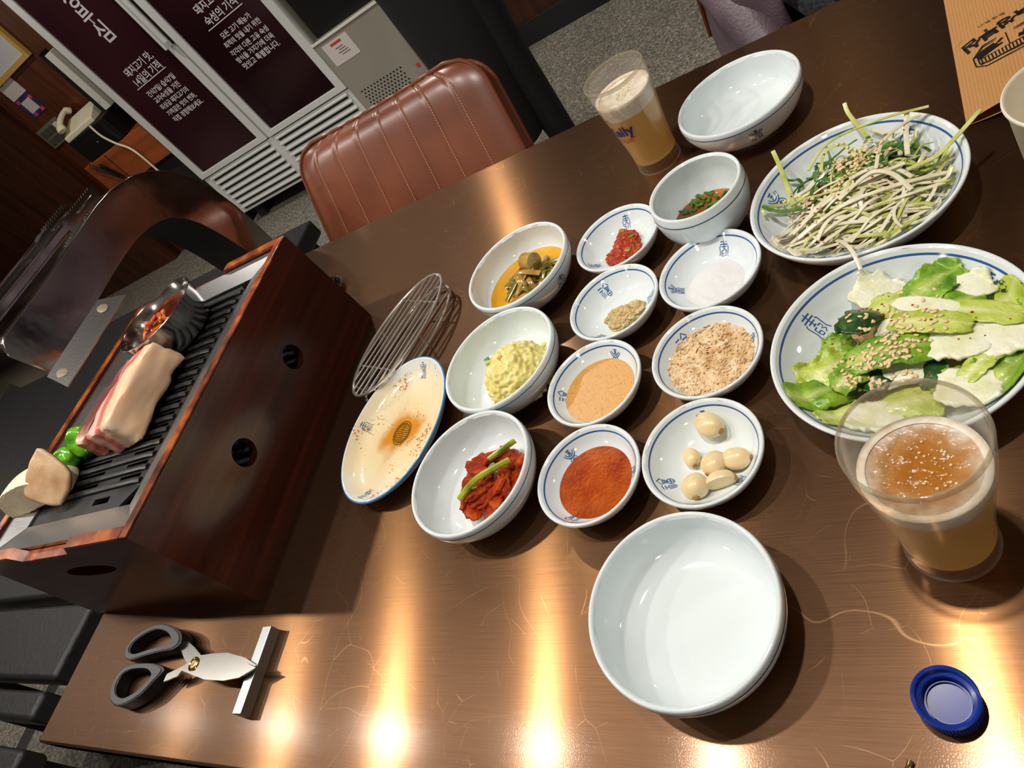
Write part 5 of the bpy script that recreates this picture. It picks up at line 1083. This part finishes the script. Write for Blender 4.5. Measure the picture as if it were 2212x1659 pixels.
# ------------------------------------------------------------------ drinks fridge and side unit
FY = 2.843
fr = thing('display_fridge', 'tall two door display fridge with maroon printed doors and white frame', 'fridge', (-2.66, FY + .26, ZF))
def fp(o): o.parent = fr; o.matrix_parent_inverse = Matrix.Translation((2.66, -FY - .26, -ZF)); return o
fp(MB().box(-3.25, -2.085, FY + .03, FY + .54, ZF + .09, 1.25).build('cabinet', M_greym, bevel=.004))
for x0, x1 in ((-3.25, -2.675), (-2.662, -2.085)):
    dr = fp(MB().frame([(x0, -.365), (x1, -.365), (x1, 1.20), (x0, 1.20)], [(x0 + .048, -.335), (x1 - .048, -.335), (x1 - .048, 1.14), (x0 + .048, 1.14)], 0, .035, Matrix(((1, 0, 0, 0), (0, 0, 1, FY - .006), (0, 1, 0, 0), (0, 0, 0, 1)))).build('door_frame', M_frame, bevel=.004, auto=30))
    p = MB().box(x0 + .046, x1 - .046, FY + .004, FY + .012, -.337, 1.142).build('door_pane', M_door, dr)
fp(MB().box(-2.70, -2.684, FY - .05, FY - .035, .20, 1.0).build('door_handle', M_frame, bevel=.004)); fp(MB().box(-2.700, -2.684, FY - .04, FY, .20, .225).build('handle_foot', M_frame)); fp(MB().box(-2.672, -2.668, FY - .012, FY + .002, .2, 1.1).build('door_gasket', M_blackm))
fp(MB().box(-3.25, -2.085, FY + .005, FY + .03, -.64, -.372).build('kick_panel', M_frame, bevel=.004))
for k in range(7):
    z = -.40 - k * .036
    for x0, x1 in ((-3.20, -2.69), (-2.64, -2.11)):
        fp(MB().box(x0 + .012, x1 - .012, FY + .002, FY + .0065, z - .007, z + .002).build('louvre_slot', M_blackm)); fp(MB().tube([(x0, FY + .002, z + .011), (x1, FY + .002, z + .011)], .0075, 8).build('louvre_slat', M_frame))
for x in (-3.18, -2.15): fp(MB().box(x - .03, x + .03, FY + .06, FY + .5, ZF, ZF + .095).build('foot', M_blackm))
def wall_text(txt, x0, x1, z, size, name, par, y=FY + .003):
    me = text_mesh(txt, size, 'LEFT', bold=size * .018); xs = [v.co.x for v in me.vertices]; w0, w1 = min(xs), max(xs); k = (x1 - x0) / max(1e-6, w1 - w0)
    for v in me.vertices: v.co = Vector((x0 + (v.co.x - w0) * k, y, z + v.co.y * max(.8, min(k, 1.25))))
    o = obj(name, me, M_text, None, smooth=False); return fp(o)
for ch, z in (('성', .545), ('부', .487), ('심', .402)): pass
for ch, z in (('숙', .660), ('성', .575), ('부', .488), ('심', .400)): wall_text(ch, -2.985, -2.905, z, .082, 'door_lettering', fr)
for tx, x0, x1, z, sz in (('돼지고기 맛,', -3.055, -2.830, .225, .050), ('14일의 기적', -3.055, -2.835, .173, .050), ('건식7일/ 습식7일', -3.055, -2.825, .102, .036), ('교차숙성을 거친', -3.052, -2.838, .063, .036), ('최상급 돼지고기의', -3.056, -2.826, .024, .036), ('기적같은 맛의 변화,', -3.057, -2.814, -.015, .036), ('직접 경험해보세요.', -3.057, -2.812, -.053, .036),
                          ('돼지고기 맛,', -2.450, -2.225, .233, .050), ('숙성의 기적', -2.450, -2.237, .176, .050), ('모든 고기 메뉴가', -2.440, -2.232, .099, .036), ('최적의 맛을 내기 위한', -2.462, -2.208, .062, .036), ('각각의 다른 고유 숙성', -2.468, -2.206, .021, .036), ('방식을 가지기에 더욱', -2.470, -2.208, -.014, .036), ('맛있고 특별합니다.', -2.466, -2.212, -.050, .036)):
    wall_text(tx, x0, x1, z, sz, 'door_lettering', fr)
for x0, x1 in ((-3.076, -2.824), (-2.469, -2.222)): fp(MB().box(x0, x1, FY + .001, FY + .004, .1475, .1515).build('door_rule', M_text))
su = thing('ice_maker', 'grey metal appliance with vent holes beside the display fridge', 'appliance', (-1.88, FY + .26, ZF))
def up_(o): o.parent = su; o.matrix_parent_inverse = Matrix.Translation((1.88, -FY - .26, -ZF)); return o
vh = []
for r in range(7):
    for c in range(13 if r % 2 == 0 else 12): vh.append(circ(-2.035 + c * .0205 + (.01 if r % 2 else 0), -.414 - r * .0152, .0052, None, 8))
up_(obj('front_panel', holed(rect(-2.083, -1.685, ZF + .06, -.145), vh, .004, Matrix.Translation((0, FY, 0)) @ MXZ), M_greym, smooth=False))
up_(MB().box(-2.083, -1.685, FY + .03, FY + .5, ZF + .06, -.145).build('inner_box', M_blackm)); up_(MB().box(-2.083, -1.685, FY + .004, FY + .5, -.146, -.14).build('top_sheet', M_greym))
up_(MB().box(-1.6875, -1.685, FY + .004, FY + .5, ZF + .06, -.146).build('side_sheet', M_greym)); up_(MB().box(-2.085, -1.683, FY - .006, FY + .004, -.147, -.137).build('light_edge', M_white, bevel=.001))
up_(MB().box(-2.05, -1.72, FY + .03, FY + .45, ZF, ZF + .06).build('plinth', M_blackm))
M_lab = pm('sticker_paper', rgb(214, 206, 202), .5); M_lred = pm('sticker_red', rgb(206, 60, 52), .5)
lb = up_(MB().box(-2.050, -1.898, FY - .0015, FY - .0003, -.268, -.166).build('warning_sticker', M_lab))
MB().box(-2.006, -1.942, FY - .0022, FY - .0015, -.187, -.176).build('sticker_heading', M_lred, lb)
random.seed(3)
for k in range(4): MB().box(-1.995 + .012 * (k % 2), -1.95 + .006 * k, FY - .0021, FY - .0015, -.205 - k * .011, -.201 - k * .011).build('sticker_line', pm('sticker_ink', rgb(120, 108, 112), .5), lb)
up_(MB().box(-1.716, -1.698, FY - .002, FY - .0003, -.452, -.434).build('small_sticker', M_lred)); up_(MB().lathe([(0, 0), (.004, 0), (.003, .003), (0, .004)], seg=12).build('screw', M_brass, loc=None))
up_(MB().box(-2.07, -1.70, FY + .05, FY + .48, -.139, .9).build('dark_upper_unit', M_black))

# ------------------------------------------------------------------ counter corner on the left
ct = thing('wall_counter', 'orange brown wooden counter box under the cash drawer', 'counter', (-3.58, 2.95, ZF))
def kp(o): o.parent = ct; o.matrix_parent_inverse = Matrix.Translation((3.58, -2.95, -ZF)); return o
kp(MB().box(-3.885, -3.28, 2.86, 3.035, -.17, .02).build('counter_box', M_orwood, bevel=.003)); kp(MB().box(-3.86, -3.30, 2.90, 3.035, ZF, -.171).build('dark_base', M_blackm)); kp(MB().box(-3.67, -3.666, 2.857, 2.86, -.165, .015).build('seam', M_blackm))
cd = thing('cash_drawer', 'glossy black cash drawer on the wooden counter', 'cash drawer', (-3.62, 2.95, .02))
MB().box(-.185, .175, -.085, .08, .001, .138).build('drawer_case', M_black, cd, bevel=.006); MB().box(-.175, .165, -.089, -.085, .008, .10).build('drawer_front', M_black, cd, bevel=.002); MB().lathe([(0, 0), (.008, 0), (.007, .004), (0, .005)], seg=16).build('lock', M_chrome, cd, loc=(0, -.09, .06)).rotation_euler = (PI / 2, 0, 0)
ph = thing('desk_phone', 'cream desk telephone on the cash drawer', 'telephone', (-3.665, 2.94, .159), .12)
MB().add([(-.13, -.07, 0), (.13, -.07, 0), (.13, .07, 0), (-.13, .07, 0), (-.13, -.07, .03), (.13, -.07, .03), (.13, .07, .075), (-.13, .07, .075)], [(0, 3, 2, 1), (4, 5, 6, 7), (0, 1, 5, 4), (1, 2, 6, 5), (2, 3, 7, 6), (3, 0, 4, 7)]).build('phone_base', M_cream, ph, bevel=.008, bseg=3)
MB().tube(spline([(-.085, -.07, .062), (-.09, -.05, .085), (-.095, 0, .105), (-.09, .06, .115), (-.085, .085, .10)], 4), [.026] * 4 + [.018] * 9 + [.026] * 4, 12, flat=.7).build('handset', M_cream, ph)
for r in range(4):
    for c in range(3): MB().box(-.006, .006, -.005, .005, 0, .006).build('key', M_white, ph, bevel=.001, loc=(.01 + c * .022, -.045 + r * .026, .037 + r * .0085))
cb = MB().tube(spline([(-3.53, 2.84, .165), (-3.525, 2.835, .10), (-3.50, 2.84, .03), (-3.46, 2.845, -.03), (-3.44, 2.84, -.10), (-3.44, 2.84, -.25)], 6), .006, 8).build('phone_cable', M_cream); tag(cb, 'cream cable hanging down in front of the wooden counter', 'cable')
coil = []
for k in range(220):
    t_ = k / 219; a = k * .9; base = Vector((-3.80 + .30 * min(t_, .5) * 2 * .42, 2.835, .02 - .30 * min(t_, .5))) if t_ < .5 else Vector((-3.674 - .06 * (t_ - .5) * 2, 2.835, -.13 + .12 * (t_ - .5) * 2))
    coil.append(base + Vector((.009 * math.cos(a), .009 * math.sin(a), .006 * math.sin(a))))
cc_ = MB().tube(coil, .0028, 5).build('coiled_cord', M_black); tag(cc_, 'black coiled telephone cord looping below the counter edge', 'cord')
pf = thing('picture_frame', 'gold framed certificate on the wooden wall', 'picture frame', (-3.83, 3.04, .72))
MB().frame([(-.20, -.175), (.20, -.175), (.20, .22), (-.20, .22)], [(-.175, -.15), (.175, -.15), (.175, .195), (-.175, .195)], 0, .025, Matrix(((1, 0, 0, 0), (0, 0, 1, -.026), (0, 1, 0, 0), (0, 0, 0, 1)))).build('frame', pm('gold_frame', rgb(206, 164, 84), .35), pf, smooth=False)
MB().box(-.176, .176, -.012, -.008, -.151, .196).build('certificate', pm('certificate_paper', rgb(206, 208, 212), .5), pf)
M_mag = pm('magenta_print', rgb(190, 60, 110), .5); M_nv = pm('navy_card', rgb(50, 44, 104), .5); M_oc = pm('orange_print', rgb(222, 84, 50), .5)
c1 = thing('white_card', 'white paper card stuck on the wall below the gold frame', 'card', (-3.975, 3.04, .51)); MB().box(-.075, .075, -.004, -.001, -.055, .055).build('paper', M_lab, c1); MB().box(-.075, -.02, -.005, -.004, .03, .055).build('magenta_corner', M_mag, c1)
c2 = thing('colourful_card', 'navy and orange printed card stuck lowest on the wall', 'card', (-3.975, 3.04, .395)); MB().box(-.072, .072, -.004, -.001, -.058, .058).build('paper', M_nv, c2); MB().box(-.045, .045, -.0055, -.004, -.035, .035).build('white_field', M_lab, c2)
for x, z in ((-.055, .045), (.055, .03), (.05, -.045), (-.03, -.047)): MB().box(x - .015, x + .015, -.0052, -.004, z - .010, z + .010).build('orange_patch', M_oc if x > 0 else M_mag, c2)
sw = thing('switch_plate', 'grey wall switch plate with two rows of buttons', 'switch', (-4.025, 3.04, .225)); MB().box(-.115, .115, -.012, -.001, -.06, .06).build('plate', pm('grey_green_plastic', rgb(112, 110, 92), .5), sw, bevel=.003)
for k in range(4):
    for r in range(2): MB().box(-.095 + k * .05, -.055 + k * .05, -.016, -.012, -.045 + r * .05, -.008 + r * .05).build('button', M_white if (k == 3 and r) else pm('dark_button', rgb(70, 70, 60), .5), sw, bevel=.001)
mn = thing('card_terminal_stand', 'black stand with white side panel beside the fridge', 'stand', (-3.445, 2.95, .160)); MB().box(-.025, -.012, -.03, .03, .0, .36).build('black_post', M_black, mn); MB().box(-.010, .045, -.02, .02, .0, .34).build('white_panel', M_white, mn, bevel=.004); MB().box(.0, .012, -.024, -.02, .05, .26).build('white_pen', M_white, mn, bevel=.003)
jr = thing('glass_jar', 'small clear jar behind the telephone', 'jar', (-3.480, 3.012, .160)); MB().lathe([(0, 0), (.028, 0), (.03, .004), (.03, .14), (.024, .16), (.024, .18), (.02, .18), (.02, .16), (.026, .138), (.026, .006), (0, .006)], seg=24).build('jar_wall', thin_glass('jar_glass', (.9, .93, .92, 1), .05, .2), jr)
yb_ = thing('yellow_box', 'small yellow box standing by the telephone', 'box', (-3.445, 3.02, .160)); MB().box(-.035, .03, -.012, .012, 0, .10).build('carton', pm('yellow_card', rgb(232, 186, 26), .5), yb_, bevel=.001); MB().box(-.02, .015, -.0128, -.012, .055, .085).build('black_print', M_black, yb_)
# ------------------------------------------------------------------ black stools beyond the table's left end
M_seatb = pm('black_grain_leather', (.010, .010, .012, 1), .5, bump=(90, .5, .003))
for i, (x0, x1, y0, y1, lab) in enumerate(((-2.40, -1.73, .182, .352, 'wide black leather stool beyond the left end of the table'), (-2.40, -1.74, .100, .160, 'narrow black stool rail nearest the front left corner'), (-2.40, -1.70, -.42, .050, 'black leather stool below the front left table corner'), (-3.70, -1.62, .375, 1.60, 'long black leather bench behind the grill and its exhaust duct'))):
    s_ = thing('black_stool', lab, 'stool', ((x0 + x1) / 2, (y0 + y1) / 2, ZF)); cx, cy = (x0 + x1) / 2, (y0 + y1) / 2
    MB().box(x0 - cx, x1 - cx, y0 - cy, y1 - cy, .39, .45).build('seat_pad', M_seatb, s_, bevel=.012, bseg=3)
    for x in (x0 + .04, x1 - .06):
        for y in ((y0 + .02, y1 - .02) if y1 - y0 > .1 else ((y0 + y1) / 2,)): MB().tube([(x - cx, y - cy, 0), (x - cx, y - cy, .39)], .012, 8).build('leg', M_blackm, s_)
# ------------------------------------------------------------------ globe lamps added out of view to lift the room's ambient light
for x, y, z, p, lab in ((-2.4, -1.5, 1.15, 16, 'added white fill globe lamp left behind the photographer'), (.5, -1.5, 1.15, 16, 'added white fill globe lamp behind the photographer'), (2.2, 1.2, 1.15, 16, 'added white fill globe lamp right of the table'), (-5.2, 1.2, 1.15, 10, 'added white fill globe lamp near the left wall')):
    g_ = thing('fill_globe', lab, 'lamp', (x, y, z)); MB().tube([(0, 0, .12), (0, 0, ZC - z)], .004, 6).build('cord', M_blackm, g_)
    obj('globe', blob(.12, .12, .12, 0, 1, 1, 4), thin_glass('opal_' + str(int(x * 10)), (1, 1, 1, 1), .3, .3, (1, .97, .92, 1)), g_); obj('bulb', blob(.03, .03, .04, 0, 1, 1, 3), M_bulb, g_)
    l = bpy.data.lights.new('fill_globe_light', 'POINT'); l.energy = p; l.color = LAMP_COL; l.shadow_soft_size = .11; o = bpy.data.objects.new('fill_globe_light', l); COL.objects.link(o); o.parent = g_
